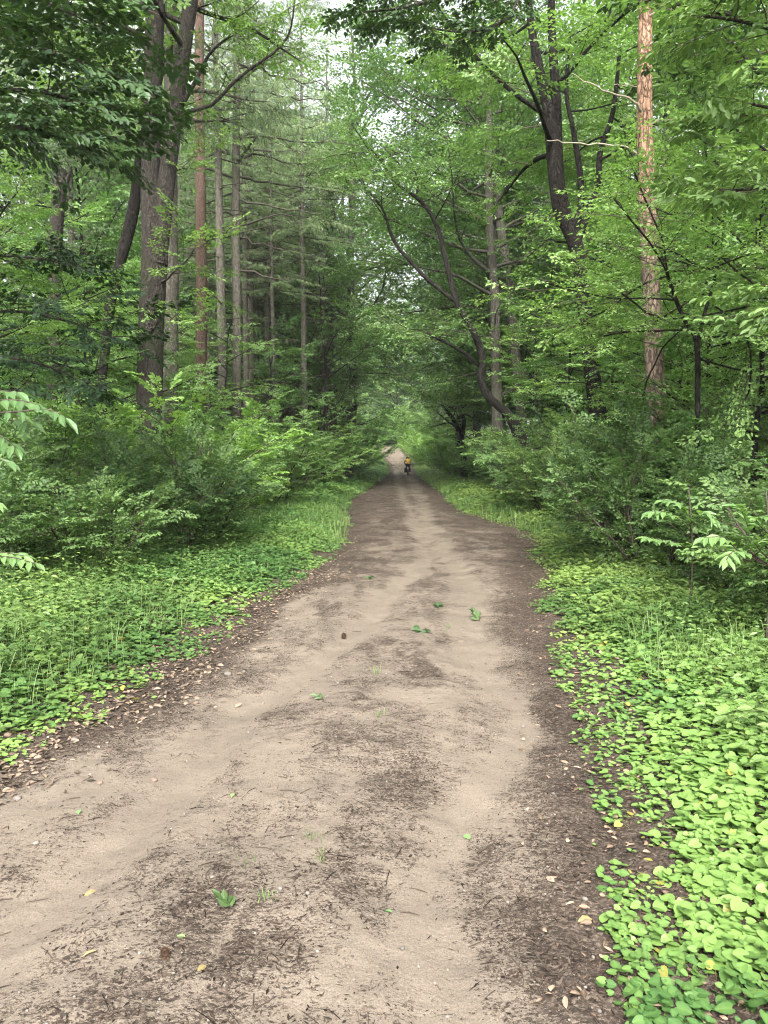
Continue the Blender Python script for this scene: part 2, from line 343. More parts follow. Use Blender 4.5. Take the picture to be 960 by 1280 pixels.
def plain(name, c, rough=.7, spec=.3, noise=.25, scale=30, tintvar=0, metallic=0):
    m, n = mat(name); L = n.links
    tc = N(n, 'ShaderNodeTexCoord'); nz = N(n, 'ShaderNodeTexNoise'); nz.inputs['Scale'].default_value = scale; nz.inputs['Detail'].default_value = 4; L.new(tc.outputs['Object'], nz.inputs[0])
    mr = N(n, 'ShaderNodeMapRange'); mr.inputs[1].default_value = .3; mr.inputs[2].default_value = .7; mr.inputs[3].default_value = 1-noise; mr.inputs[4].default_value = 1+noise; L.new(nz.outputs[0], mr.inputs[0])
    v = mr.outputs[0]
    if tintvar:
        a = N(n, 'ShaderNodeAttribute', attribute_name='tint'); r2 = N(n, 'ShaderNodeMapRange'); r2.inputs[3].default_value = 1-tintvar; r2.inputs[4].default_value = 1+tintvar; L.new(a.outputs['Fac'], r2.inputs[0])
        mu = N(n, 'ShaderNodeMath', operation='MULTIPLY'); L.new(v, mu.inputs[0]); L.new(r2.outputs[0], mu.inputs[1]); v = mu.outputs[0]
    hv = N(n, 'ShaderNodeHueSaturation'); hv.inputs['Color'].default_value = c4(c); L.new(v, hv.inputs['Value'])
    p = N(n, 'ShaderNodeBsdfPrincipled'); p.inputs['Roughness'].default_value = rough; p.inputs['Specular IOR Level'].default_value = spec; p.inputs['Metallic'].default_value = metallic; L.new(hv.outputs[0], p.inputs['Base Color'])
    o = N(n, 'ShaderNodeOutputMaterial'); L.new(p.outputs[0], o.inputs[0]); return m

M_OAKLEAF = leaf_mat('oak_leaf', (.078, .155, .043), (.20, .32, .10), tcol=(1.3, 1.45, .75))
M_BEECH = leaf_mat('beech_leaf', (.082, .17, .048), (.215, .35, .11), tcol=(1.3, 1.45, .75))
M_SHRUB = leaf_mat('shrub_leaf', (.055, .11, .038), (.175, .275, .085), rough=.5, spec=.35, tcol=(1.25, 1.35, .8))
M_DARKLEAF = leaf_mat('silhouette_leaf', (.018, .042, .018), (.034, .072, .026), trans=.14, spec=.25)  # near-black green: the backlit look of overhanging foliage is put into the colour
M_LIME = leaf_mat('sunlit_lime_leaf', (.10, .205, .055), (.22, .36, .10), trans=.4)  # pale lime tone carries the far end's sunlit brightness in the leaf colour
M_BRIGHT = leaf_mat('young_leaf', (.11, .20, .07), (.19, .30, .11), trans=.4, rough=.42, spec=.4)
M_HERB = leaf_mat('herb_leaf', (.062, .128, .034), (.18, .275, .070), tcol=(1.1, 1.15, .7), trans=.3, rough=.5, objvar=0)
M_HERB_D = leaf_mat('herb_leaf_deep', (.065, .13, .04), (.14, .225, .07), trans=.3, rough=.45, objvar=0)
M_GRASS = leaf_mat('grass_blade', (.085, .15, .045), (.17, .25, .08), trans=.35, objvar=0)
M_NEEDLE = leaf_mat('conifer_needle', (.12, .175, .085), (.24, .32, .155), trans=.35, tcol=(1.3, 1.4, .8))
M_TWIG = plain('twig_bark', (.055, .045, .035), .9, .1)
M_DEADTWIG = plain('dead_branch_bark', (.06, .052, .043), .9, .1)
M_PALEWOOD = plain('bare_pale_wood', (.27, .235, .18), .85, .1)
M_OAK = bark_mat('oak_bark', (.036, .031, .027), (.085, .074, .063), 15, .45, 1.0, moss=.35)
M_GREYBARK = bark_mat('grey_bark', (.045, .041, .034), (.105, .095, .08), 9, .45, .7, moss=.45)
M_DARKBARK = bark_mat('dark_bark', (.014, .012, .011), (.042, .036, .031), 10, .4, .9)
M_SPRUCE = bark_mat('spruce_bark', (.078, .070, .058), (.17, .153, .128), 9, .5, .6, moss=.4)
M_REDPINE = bark_mat('red_pine_bark', (.085, .058, .045), (.185, .122, .092), 14, .5, .9)
M_PINE = bark_mat('scots_pine_bark', (.12, .09, .07), (.25, .19, .14), 7, .3, .9, upper=((.19, .11, .07), (.44, .285, .19)), zsplit=6.6)

def ground_material(name, road):
    m, n = mat(name); L = n.links
    tc = N(n, 'ShaderNodeTexCoord')
    def noise(scale, det=5, rough=.6, vec=None, sc3=None):
        x = N(n, 'ShaderNodeTexNoise'); x.inputs['Scale'].default_value = scale; x.inputs['Detail'].default_value = det; x.inputs['Roughness'].default_value = rough
        src = vec or tc.outputs['Object']
        if sc3:
            mp = N(n, 'ShaderNodeMapping'); mp.inputs['Scale'].default_value = sc3; L.new(src, mp.inputs[0]); src = mp.outputs[0]
        L.new(src, x.inputs[0]); return x
    def ramp(src, els):
        r = N(n, 'ShaderNodeValToRGB'); e = r.color_ramp.elements
        e[0].position, e[0].color = els[0][0], c4(els[0][1]); e[1].position, e[1].color = els[-1][0], c4(els[-1][1])
        for p_, c_ in els[1:-1]:
            q = e.new(p_); q.color = c4(c_)
        L.new(src, r.inputs[0]); return r
    fine = noise(170, 3, .7); mid = noise(28, 6, .7); big = noise(1.6, 5, .6)
    chips = N(n, 'ShaderNodeTexVoronoi'); chips.inputs['Scale'].default_value = 75
    mp = N(n, 'ShaderNodeMapping'); mp.inputs['Scale'].default_value = (1, 2.2, 1)
    dis = N(n, 'ShaderNodeVectorMath', operation='MULTIPLY_ADD'); L.new(mid.outputs['Color'], dis.inputs[0]); dis.inputs[1].default_value = (.06, .06, .06); L.new(tc.outputs['Object'], dis.inputs[2]); L.new(dis.outputs[0], mp.inputs[0]); L.new(mp.outputs[0], chips.inputs[0])
    litter = ramp(chips.outputs['Color'], [(.0, (.017, .013, .010)), (.35, (.036, .028, .022)), (.65, (.066, .051, .040)), (.95, (.16, .127, .10))])
    bw = N(n, 'ShaderNodeRGBToBW'); L.new(chips.outputs['Color'], bw.inputs[0]); L.new(bw.outputs[0], litter.inputs[0])
    mlt = N(n, 'ShaderNodeMix', data_type='RGBA', blend_type='MULTIPLY'); mlt.inputs[0].default_value = 1
    bv = N(n, 'ShaderNodeMapRange'); bv.inputs[1].default_value = .3; bv.inputs[2].default_value = .7; bv.inputs[3].default_value = .65; bv.inputs[4].default_value = 1.35; L.new(big.outputs[0], bv.inputs[0])
    L.new(litter.outputs[0], mlt.inputs[6]); L.new(bv.outputs[0], mlt.inputs[7])
    outc = mlt.outputs[2]
    if road:
        sand = ramp(fine.outputs[0], [(.2, (.106, .087, .067)), (.5, (.155, .128, .101)), (.8, (.222, .187, .150))])
        sand2 = N(n, 'ShaderNodeMix', data_type='RGBA', blend_type='MULTIPLY'); sand2.inputs[0].default_value = .8
        sv = N(n, 'ShaderNodeMapRange'); sv.inputs[1].default_value = .3; sv.inputs[2].default_value = .7; sv.inputs[3].default_value = .78; sv.inputs[4].default_value = 1.15; L.new(big.outputs[0], sv.inputs[0]); L.new(sand.outputs[0], sand2.inputs[6]); L.new(sv.outputs[0], sand2.inputs[7])
        a = N(n, 'ShaderNodeAttribute', attribute_name='sand')
        # threshold the painted sandiness with chip-sized noise so the litter breaks into specks and drifts
        clump = noise(1, 6, .75, sc3=(13, 24, 12)); speck = noise(1, 3, .85, sc3=(70, 120, 70))
        s1 = N(n, 'ShaderNodeMath', operation='MULTIPLY_ADD'); L.new(clump.outputs[0], s1.inputs[0]); s1.inputs[1].default_value = 1.7; s1.inputs[2].default_value = -2.3
        s2 = N(n, 'ShaderNodeMath', operation='MULTIPLY_ADD'); L.new(speck.outputs[0], s2.inputs[0]); s2.inputs[1].default_value = 2.9; L.new(s1.outputs[0], s2.inputs[2])
        s3 = N(n, 'ShaderNodeMath', operation='ADD'); L.new(a.outputs['Fac'], s3.inputs[0]); L.new(s2.outputs[0], s3.inputs[1])
        s4 = N(n, 'ShaderNodeMapRange'); s4.inputs[1].default_value = .44; s4.inputs[2].default_value = .56; L.new(s3.outputs[0], s4.inputs[0])
        mx = N(n, 'ShaderNodeMix', data_type='RGBA'); L.new(s4.outputs[0], mx.inputs[0]); L.new(outc, mx.inputs[6]); L.new(sand2.outputs[2], mx.inputs[7]); outc = mx.outputs[2]
    p = N(n, 'ShaderNodeBsdfPrincipled'); p.inputs['Roughness'].default_value = .95; p.inputs['Specular IOR Level'].default_value = .1; L.new(outc, p.inputs['Base Color'])
    hh = N(n, 'ShaderNodeMath', operation='MULTIPLY_ADD'); L.new(mid.outputs[0], hh.inputs[0]); hh.inputs[1].default_value = 2.0; L.new(bw.outputs[0], hh.inputs[2])
    b = N(n, 'ShaderNodeBump'); b.inputs['Strength'].default_value = .55; b.inputs['Distance'].default_value = .012; L.new(hh.outputs[0], b.inputs['Height']); L.new(b.outputs[0], p.inputs['Normal'])
    o = N(n, 'ShaderNodeOutputMaterial'); L.new(p.outputs[0], o.inputs[0]); return m
M_GROUND = ground_material('forest_floor', False)
M_ROAD = ground_material('sandy_track', True)

# ------------------------------------------------------------------ ground and road
def grid_mesh(X, Y, Z):
    r, c = X.shape; V = np.stack([X, Y, Z], -1).reshape(-1, 3)
    i = (np.arange(r-1)[:, None]*c+np.arange(c-1)[None]); Q = np.stack([i, i+1, i+c+1, i+c], -1).reshape(-1, 4); return V, Q
xs = np.concatenate([-np.geomspace(400, 9, 40), np.arange(-8.8, 8.8, .16), np.geomspace(9, 400, 40)])
ys = np.concatenate([-np.geomspace(400, 6, 24), np.arange(-5.5, 16, .2), np.geomspace(16.2, 600, 110)])
X, Y = np.meshgrid(xs, ys); V, Q = grid_mesh(X, Y, ground_h(X, Y))
mb = MB(); mb.add(V, Q=Q, smooth=True); g = link('ground', mb.mesh('ground', M_GROUND)); tag(g, kind='structure')
ys = np.concatenate([np.arange(-20, 1.6, .3), np.geomspace(1.7, 14, 340), np.geomspace(14.1, 175, 260)])
us = np.linspace(-.04, 1.04, 110)
U, Y = np.meshgrid(us, ys); X = le(Y)+(re(Y)-le(Y))*U
V, Q = grid_mesh(X, Y, road_h(X, Y)-.05*sstep(np.abs(U-.5), .5, .54))
mb = MB(); mb.add(V, Q=Q, smooth=True)
road = link('path', mb.mesh('path', M_ROAD, {'sand': sandiness(X, Y)})); tag(road, kind='structure')

# ------------------------------------------------------------------ loose stuff on the ground
def scatter(n, y0, y1, fn_x, power=2.0):
    """points denser towards the camera"""
    y = (y0**(1/power)+RNG.random(n)*(y1**(1/power)-y0**(1/power)))**power if power != 1 else RNG.uniform(y0, y1, n)
    return fn_x(y), y
def chips(n, y0, y1, l0, l1, w0, w1, mat_, name, label, inside_max=-.02, sand_pow=1.0, out=0.25, power=1.0, colr=None, lift=.3):
    x0 = lambda y: le(y)-out+RNG.random(len(y))*(re(y)-le(y)+2*out)
    y = np.exp(RNG.uniform(math.log(y0), math.log(y1), n)); x = x0(y)
    keep = RNG.random(n) > np.clip(sandiness(x, y)*1.25-.05, 0, .97)**sand_pow
    cl = fbm(x*5, y*8, 3); keep &= RNG.random(n) < sstep(cl, .32, .62)*.9+.1
    x, y = x[keep], y[keep]; n = len(x)
    p = np.stack([x, y, gz(x, y)+.002], -1); a = RNG.random(n)*2*pi; ax = np.stack([np.cos(a), np.sin(a), RNG.normal(0, .15, n)], -1)
    no = np.stack([RNG.normal(0, lift, n), RNG.normal(0, lift, n), np.ones(n)], -1)
    mb = MB(); leaves(mb, p, ax, no, RNG.uniform(l0, l1, n)**1, RNG.uniform(w0, w1, n), 'ndl')
    return tag(link(name, mb.mesh(name, mat_)), label, None, kind='stuff')
M_CHIP = plain('needle_and_bark_litter', (.05, .037, .029), .95, .1, .3, 60, tintvar=.8)
M_DRYLEAF = plain('dry_leaf', (.17, .12, .085), .85, .15, .3, 40, tintvar=.7)
M_STONE = plain('field_stone', (.14, .125, .11), .9, .2, .3, 25, tintvar=.4)
tag(chips(120000, 1.9, 9, .008, .032, .0025, .009, M_CHIP, 'needle_litter', 'dark needle and bark litter drifted over the sandy track'), cat='litter')
tag(chips(20000, 9, 28, .015, .05, .004, .012, M_CHIP, 'needle_litter', 'dark bark litter on the farther stretch of the track'), cat='litter')
def twig_litter():
    n = 2600; y = np.exp(RNG.uniform(math.log(1.9), math.log(12), n)); x = le(y)-.2+RNG.random(n)*(re(y)-le(y)+.4)
    k = RNG.random(n) > sandiness(x, y)*.95; x, y = x[k], y[k]; n = len(x); mb = MB(); a = RNG.random(n)*2*pi; l = RNG.uniform(.02, .11, n); r = RNG.uniform(.0007, .002, n)
    for i in range(n):
        ux, uy = cos(a[i])*l[i]/2, sin(a[i])*l[i]/2; kx = RNG.normal(0, .12)*l[i]; P = np.array([[x[i]-ux, y[i]-uy, 0], [x[i]+uy*.3*kx/l[i], y[i]-ux*.3*kx/l[i], .004], [x[i]+ux, y[i]+uy, .002]]); P[:, 2] += gz(P[:, 0], P[:, 1])+r[i]
        tube(mb, P, [r[i], r[i], r[i]*.5], 4, tint=RNG.random())
    tag(link('needle_litter', mb.mesh('needle_litter', M_CHIP)), 'thin fallen twigs strewn over the track', 'litter', kind='stuff')
twig_litter()
# dry leaves along the verges
n = 5200; side = RNG.random(n) < .5; y = np.exp(RNG.uniform(math.log(2), math.log(16), n))
d = RNG.normal(.12, .28, n); d = np.where(RNG.random(n) < .4, RNG.uniform(-.1, 2.5, n), d); x = np.where(side, le(y)-d, re(y)+d)
k = (d > -.45) & (RNG.random(n) < np.where(side, 1, .6)); x, y = x[k], y[k]; n = len(x); a = RNG.random(n)*2*pi
mb = MB(); leaves(mb, np.stack([x, y, gz(x, y)+.008], -1), np.stack([np.cos(a), np.sin(a), RNG.normal(0, .2, n)], -1), np.stack([RNG.normal(0, .45, n), RNG.normal(0, .45, n), np.ones(n)], -1), RNG.uniform(.015, .05, n), RNG.uniform(.008, .026, n), 'd8')
tag(link('leaf_litter', mb.mesh('leaf_litter', M_DRYLEAF)), 'tan dry leaves strewn along both verges', 'leaves', kind='stuff')
n = 2300; y = np.exp(RNG.uniform(math.log(2.5), math.log(11), n)); d = RNG.normal(-.12, .22, n); x = le(y)-d; k = fbm(x*2.5, y*2.5+33, 3) > .42; x, y = x[k], y[k]; n = len(x); a = RNG.random(n)*2*pi
mb = MB(); leaves(mb, np.stack([x, y, gz(x, y)+.008], -1), np.stack([np.cos(a), np.sin(a), RNG.normal(0, .2, n)], -1), np.stack([RNG.normal(0, .5, n), RNG.normal(-.1, .5, n), np.ones(n)], -1), RNG.uniform(.02, .055, n), RNG.uniform(.012, .032, n), 'd8')
tag(link('leaf_litter', mb.mesh('leaf_litter', plain('pale_dry_leaf', (.12, .09, .066), .85, .15, .3, 40, tintvar=.6))), 'pale dry leaves gathered along the left edge of the track', 'leaves', kind='stuff')
# gravel
ico = []
def stone_mesh(r, seed, flat=.6):
    rng = np.random.default_rng(seed); th = np.linspace(0, pi, 6); ph = np.arange(8)/8*2*pi; V = []
    for t in th:
        for q in ph:
            V.append((sin(t)*cos(q), sin(t)*sin(q), cos(t)*flat))
    V = np.array(V); V *= (1+.3*(fbm(V[:, 0]*1.3+seed*3.1, V[:, 1]*1.3+V[:, 2], 3)-.5)*2)[:, None]*r*np.array([1, rng.uniform(.6, .9), 1])
    i = np.arange(5)[:, None]*8+np.arange(8)[None]; j = np.arange(5)[:, None]*8+(np.arange(8)[None]+1) % 8
    return V, np.stack([i, i+8, j+8, j], -1).reshape(-1, 4)
n = 2600; y = np.exp(RNG.uniform(math.log(1.9), math.log(14), n)); x = le(y)+RNG.random(n)*(re(y)-le(y)); zz = gz(x, y); mb = MB()
SM = [stone_mesh(1, s) for s in range(8)]
for i in range(n):
    V, Q = SM[i % 8]; r = RNG.uniform(.0015, .006)*(2.2 if RNG.random() < .05 else 1); a = RNG.random()*6.28
    Rz = np.array([[cos(a), -sin(a), 0], [sin(a), cos(a), 0], [0, 0, 1]])
    mb.add(V@Rz.T*r+np.array([x[i], y[i], zz[i]+r*.3]), Q=Q, smooth=True, tint=RNG.random())
tag(link('gravel', mb.mesh('gravel', M_STONE)), 'small grey gravel scattered over the track', 'gravel', kind='stuff')

# ------------------------------------------------------------------ low green cover of the verges
def cover(name, label, y0, y1, dmax, dens_n, L0, L1, kind, m_, side, hmax, thr=.35, cat='ground cover', dmin=0.0, trip=3, wr=.95, tilt=.22, seedn=0):
    y = np.exp(RNG.uniform(math.log(y0), math.log(y1), dens_n)); d = dmin+RNG.random(dens_n)*dmax
    x = np.where(side < 0, le(y)-d, re(y)+d); pn = fbm(x*1.9+seedn, y*1.9+seedn, 4)
    edge = sstep(d+(fbm(x*3.5+seedn, y*3.5, 3)-.5)*.9, .05, .5)
    k = (pn*.6+edge*.55 > thr+RNG.random(dens_n)*.35); x, y, d = x[k], y[k], d[k]; n = len(x)
    h = (.012+hmax*RNG.random(n)**1.5*sstep(d, -.1, 1.2)*(.5+fbm(x*1.4+9, y*1.4)))
    z = gz(x, y); mb = MB(); ph = RNG.random(n)*2*pi; size = RNG.uniform(L0, L1, n)*(.65+.35*sstep(d, 0, .6)); pt = np.clip(.5+(fbm(x*1.2+40, y*1.2+5, 3)-.5)*2.6+RNG.normal(0, .18, n), 0, 1)
    top = np.stack([x+RNG.normal(0, .02, n), y+RNG.normal(0, .02, n), z+h], -1)
    base = np.stack([x, y, z-.01], -1); o = np.stack([np.cos(ph), np.sin(ph), 0*ph], -1)*.0011
    if y0 < 12:
        V = np.stack([base-o, base+o, top+o*.6, top-o*.6], 1).reshape(-1, 3); mb.add(V, Q=(np.arange(n)*4)[:, None]+np.array([[0, 1, 2, 3]]), m=0, tint=0)
    for q in range(trip):
        a = ph+q*2*pi/trip+RNG.normal(0, .35, n); dirs = np.stack([np.cos(a), np.sin(a), RNG.normal(-.02, .16, n)], -1)
        off = size*RNG.uniform(.05, .5, n)
        p = top+dirs*off[:, None]+np.stack([0*a, 0*a, RNG.normal(0, .015, n)], -1)
        s = size*RNG.uniform(.7, 1.15, n); no = np.stack([RNG.normal(0, tilt, n), RNG.normal(-.12, tilt, n), np.ones(n)], -1)
        leaves(mb, p, dirs, no, s, s*wr*RNG.uniform(.85, 1.1, n), kind, 0, np.clip(pt+RNG.normal(0, .13, n), 0, 1))
    o_ = link(name, mb.mesh(name, m_)); return tag(o_, label, cat, kind='stuff')
cover('leafy_ground_cover', 'bright round-leaved herbs covering the near right verge', 1.7, 6.5, 4.2, 15000, .020, .064, 'heart', M_HERB, 1, .10, .15, dmin=-.08, seedn=2.3, tilt=.3)
cover('leafy_ground_cover', 'bright round-leaved herbs covering the near left verge', 3.6, 9, 4.5, 11000, .022, .066, 'heart', M_HERB, -1, .12, .22, seedn=4, dmin=-.1, tilt=.3)
cover('leafy_ground_cover', 'deeper green herbs among the bright cover of the right verge', 2.2, 11, 5, 5200, .04, .085, 'd8', M_HERB_D, 1, .26, .45, dmin=.7, wr=.6, seedn=8)
cover('leafy_ground_cover', 'deeper green herbs among the bright cover of the left verge', 4, 12, 5, 4200, .04, .085, 'd8', M_HERB_D, -1, .26, .45, dmin=.7, wr=.6, seedn=12)
cover('leafy_ground_cover', 'tall narrow-leaved weeds standing in the right verge', 2.4, 12, 5, 3600, .025, .06, 'd8', M_HERB_D, 1, .42, .52, dmin=.9, wr=.38, seedn=15, trip=4, tilt=.5)
cover('leafy_ground_cover', 'tall narrow-leaved weeds standing in the left verge', 4.2, 13, 5, 4200, .025, .065, 'd8', M_HERB, -1, .42, .5, dmin=.8, wr=.38, seedn=19, trip=4, tilt=.5)
cover('leafy_ground_cover', 'low green herbs on the right verge farther along the track', 6.3, 26, 4.2, 26000, .045, .08, 'd4', M_HERB, 1, .2, .33, wr=.95)
cover('leafy_ground_cover', 'low green herbs on the left verge farther along the track', 8.5, 30, 4.2, 26000, .045, .08, 'd4', M_HERB, -1, .2, .33, wr=.95)
cover('leafy_ground_cover', 'fresh green strip along the right edge of the distant track', 22, 150, 5, 34000, .09, .16, 'd4', M_HERB, 1, .3, .3, wr=.8)
cover('leafy_ground_cover', 'fresh green strip along the left edge of the distant track', 25, 150, 5, 34000, .09, .16, 'd4', M_HERB, -1, .3, .3, wr=.8)
cover('leafy_ground_cover', 'scattered yellowing leaves among the herbs of the right verge', 1.8, 9, 4, 420, .025, .06, 'heart', leaf_mat('yellowing_leaf', (.20, .17, .045), (.30, .29, .07), objvar=0), 1, .09, .1, trip=1, tilt=.5)
cover('leafy_ground_cover', 'scattered yellowing leaves among the herbs of the left verge', 3.8, 10, 4, 420, .025, .06, 'heart', bpy.data.materials['yellowing_leaf'], -1, .09, .1, trip=1, tilt=.5)
def grass(name, label, y0, y1, dmin, dmax, n, side, h0, h1, wd=.004, thr=.5, seedn=0, m_=None):
    y = np.exp(RNG.uniform(math.log(y0), math.log(y1), n)); d = RNG.uniform(dmin, dmax, n); x = np.where(side < 0, le(y)-d, re(y)+d)
    k = fbm(x*.9+seedn, y*.9+seedn, 3) > thr-.12+RNG.random(n)*.24; x, y = x[k], y[k]; n = len(x)
    blades(name, label, x, y, h0, h1, wd, m_ or M_GRASS)
def blade_mb(mb, x, y, z, h0, h1, wd, lean=1.0):
    n = len(x); a = RNG.random(n)*2*pi; h = RNG.uniform(h0, h1, n); ln = RNG.uniform(.1, lean, n)*h; b = a+pi/2+RNG.normal(0, .4, n)
    d = np.stack([np.cos(a), np.sin(a), 0*a], -1); s = np.stack([np.cos(b), np.sin(b), 0*b], -1)*(np.broadcast_to(wd, (n,))[:, None]/2); u = np.array([0, 0, 1.])
    p0 = np.stack([x, y, z-.01], -1); p1 = p0+d*(ln*.25)[:, None]+u*(h*.5)[:, None]; p2 = p0+d*(ln*.65)[:, None]+u*(h*.85)[:, None]; p3 = p0+d*(ln*1.15)[:, None]+u*(h*.95)[:, None]
    V = np.stack([p0-s, p0+s, p1-s, p1+s, p2-s*.6, p2+s*.6, p3], 1).reshape(-1, 3); bse = (np.arange(n)*7)[:, None]
    mb.add(V, Q=np.concatenate([bse+np.array([[0, 1, 3, 2]]), bse+np.array([[2, 3, 5, 4]])]), T=bse+np.array([[4, 5, 6]]), tint=np.repeat(RNG.random(n), 7))
def blades(name, label, x, y, h0, h1, wd, m_):
    mb = MB(); blade_mb(mb, x, y, gz(x, y), h0, h1, wd); return tag(link(name, mb.mesh(name, m_)), label, 'grass', kind='stuff')
grass('grass', 'thin green grass mixed into the left verge', 4, 14, .35, 4.5, 6500, -1, .08, .34, .004, .50)
grass('grass', 'thin green grass mixed into the right verge', 5, 16, .5, 4.5, 9000, 1, .08, .34, .004, .50, seedn=20)
grass('grass', 'soft grass strip along the left edge of the distant track', 14, 110, .1, 4.5, 11000, -1, .10, .36, .014, .45, seedn=30)
grass('grass', 'soft grass strip along the right edge of the distant track', 16, 110, .1, 4.5, 11000, 1, .10, .36, .014, .45, seedn=40)

# ------------------------------------------------------------------ tree and shrub prototypes
PROTO_Z = {}
def build_tree(name, trunks, limbs, seed, leafm, barkm, L, W, kind='d4', tmpl=None, twig_r=.004, dead=None, jitter=.35, upbias=1., tw=None, names=('trunk', 'crown')):
    """trunks: list of (points, radii); limbs: list of dicts; returns the Empty with its parts"""
    rng = np.random.default_rng(seed); wood, crown = MB(), MB(); out = []
    for P, Rr, sides in trunks: tube(wood, P, Rr, sides, 0, rough=.10)
    for lb in limbs:
        branch_out(rng, wood, crown, lb['P'], lb['r'], out, lb.get('sub', 1.4), lb.get('n', 7), lb.get('step', .35), lb.get('s', 1.), lb.get('t0', .2), lb.get('flat', .25))
    root = empty(name)
    link(names[0], wood.mesh(names[0], [barkm]), root)
    if out:
        place_sprays(crown, tmpl or SPR, [o[0] for o in out], [o[1] for o in out], [o[2] for o in out], L, W, kind, 0, 1, twig_r, jitter, seed, upbias=upbias)
        link(names[1], crown.mesh(names[1], [leafm, tw or M_TWIG]), root)
    if dead:
        for P, r, *tw_ in dead:
            dm = MB()
            if tw_:
                for q in range(9):
                    j = rng.integers(2, len(P)-1); dv = nrm(P[j]-P[j-1]); s_ = rng.choice([-1, 1]); tube(dm, limb_path(rng, P[j], np.array([dv[0]*.8, dv[1]+s_*.7, rng.normal(-.15, .4)]), rng.uniform(.4, 1.5), 4, -.3, .15), [.012, .009, .007, .005, .004], 3)
            tube(dm, P, np.linspace(r, max(.004, r*.2), len(P)), 4, 0); link('dead_branch', dm.mesh('dead_branch', [M_DEADTWIG]), root)
    return root
def auto_limbs(rng, path, rad, h0, h1, n, length, up=.5, az0=None, azspread=None, sub=1.4, nsub=7, step=.35, s=1., profile=None, lift=.3, flat=.25, rk=.42, wob=.12):
    path = np.asarray(path); zs = path[:, 2]; out = []
    for i in range(n):
        h = h0+(h1-h0)*(i+rng.uniform(.1, .9))/n; t = (h-h0)/(h1-h0)
        p = np.array([np.interp(h, zs, path[:, 0]), np.interp(h, zs, path[:, 1]), h]); r = np.interp(h, zs, rad)
        a = rng.uniform(0, 360) if az0 is None else az0+rng.normal(0, azspread)
        a += i*137.5 if az0 is None else 0
        pr = profile(t) if profile else (.75+.5*sin(pi*min(t*1.1, 1)))*(1-.45*t)
        el = up*(.35+.9*t)+rng.normal(0, .08); l = length*pr*rng.uniform(.8, 1.2)
        d = az(a)*cos(el)+np.array([0, 0, sin(el)])
        out.append(dict(P=limb_path(rng, p, d, l, 6, lift, wob), r=max(.02, r*rk), sub=sub*(.6+.4*pr), n=max(3, int(nsub*pr)), step=step, s=s, flat=flat))
    return out
def straight(H, r0, rng, k=9, wob=.12, z0=-.2, lean=0):
    z = np.linspace(z0, H, k); x = np.cumsum(rng.normal(0, wob, k))*.5; y_ = np.cumsum(rng.normal(0, wob, k))*.5; x -= x[0]; y_ -= y_[0]
    P = smooth_path(np.stack([x+lean*z, y_, z], -1), 2); rr = np.interp(np.linspace(0, 1, len(P)), [0, .05, .15, .6, 1], [r0*1.3, r0*1.08, r0, r0*.65, r0*.15]); return P, rr

def proto_decid(seed, H, r0, h0, R_, nl, leafm=None, barkm=None, L=.155, W=.09, step=.38, nsub=9):
    rng = np.random.default_rng(seed); P, rr = straight(H, r0, rng, wob=.22)
    lb = auto_limbs(rng, P, rr, h0, H*.97, nl, R_, .75, nsub=nsub, step=step, sub=1.9, s=1.15, lift=.35)
    return build_tree('broadleaf_tree', [(P, rr, 8)], lb, seed, leafm or M_OAKLEAF, barkm or M_GREYBARK, L, W, 'd4', SPR_F, .006)
def proto_sapling(seed, H=7.5, R_=2.6, nl=22, h0=.7, L=.10, W=.058, leafm=None):
    rng = np.random.default_rng(seed); P, rr = straight(H, .055, rng, wob=.16)
    lb = auto_limbs(rng, P, rr, h0, H*.97, nl, R_, .35, nsub=8, step=.30, sub=1.0, s=.85, lift=.1, flat=.12, rk=.4)
    return build_tree('young_tree', [(P, rr, 6)], lb, seed, leafm or M_BEECH, M_DARKBARK, L, W, 'd4', SPR, .003, jitter=.22)
def proto_shrub(seed, H=2.4, R_=1.3, stems=7, L=.07, W=.04, kind='d4', leafm=None, dens=1.0):
    rng = np.random.default_rng(seed); wood, crown = MB(), MB(); out = []
    for i in range(stems):
        a = rng.uniform(0, 2*pi); b = np.array([cos(a), sin(a), 0])*rng.uniform(.05, .5)*R_; l = H*rng.uniform(.65, 1.1)
        d = np.array([cos(a)*.5, sin(a)*.5, 1.]); P = limb_path(rng, b+np.array([0, 0, -.1]), d, l, 7, -.5, .12)
        branch_out(rng, wood, crown, P, .018, out, R_*.62, max(4, int(13*dens)), .22, .62, .12, .15, 5)
    root = empty('leafy_shrub'); link('stems', wood.mesh('stems', [M_TWIG]), root)
    place_sprays(crown, SPR_N, [o[0] for o in out], [o[1] for o in out], [o[2] for o in out], L, W, kind, 0, 1, .002, .22, seed)
    link('foliage', crown.mesh('foliage', [leafm or M_SHRUB, M_TWIG]), root); return root
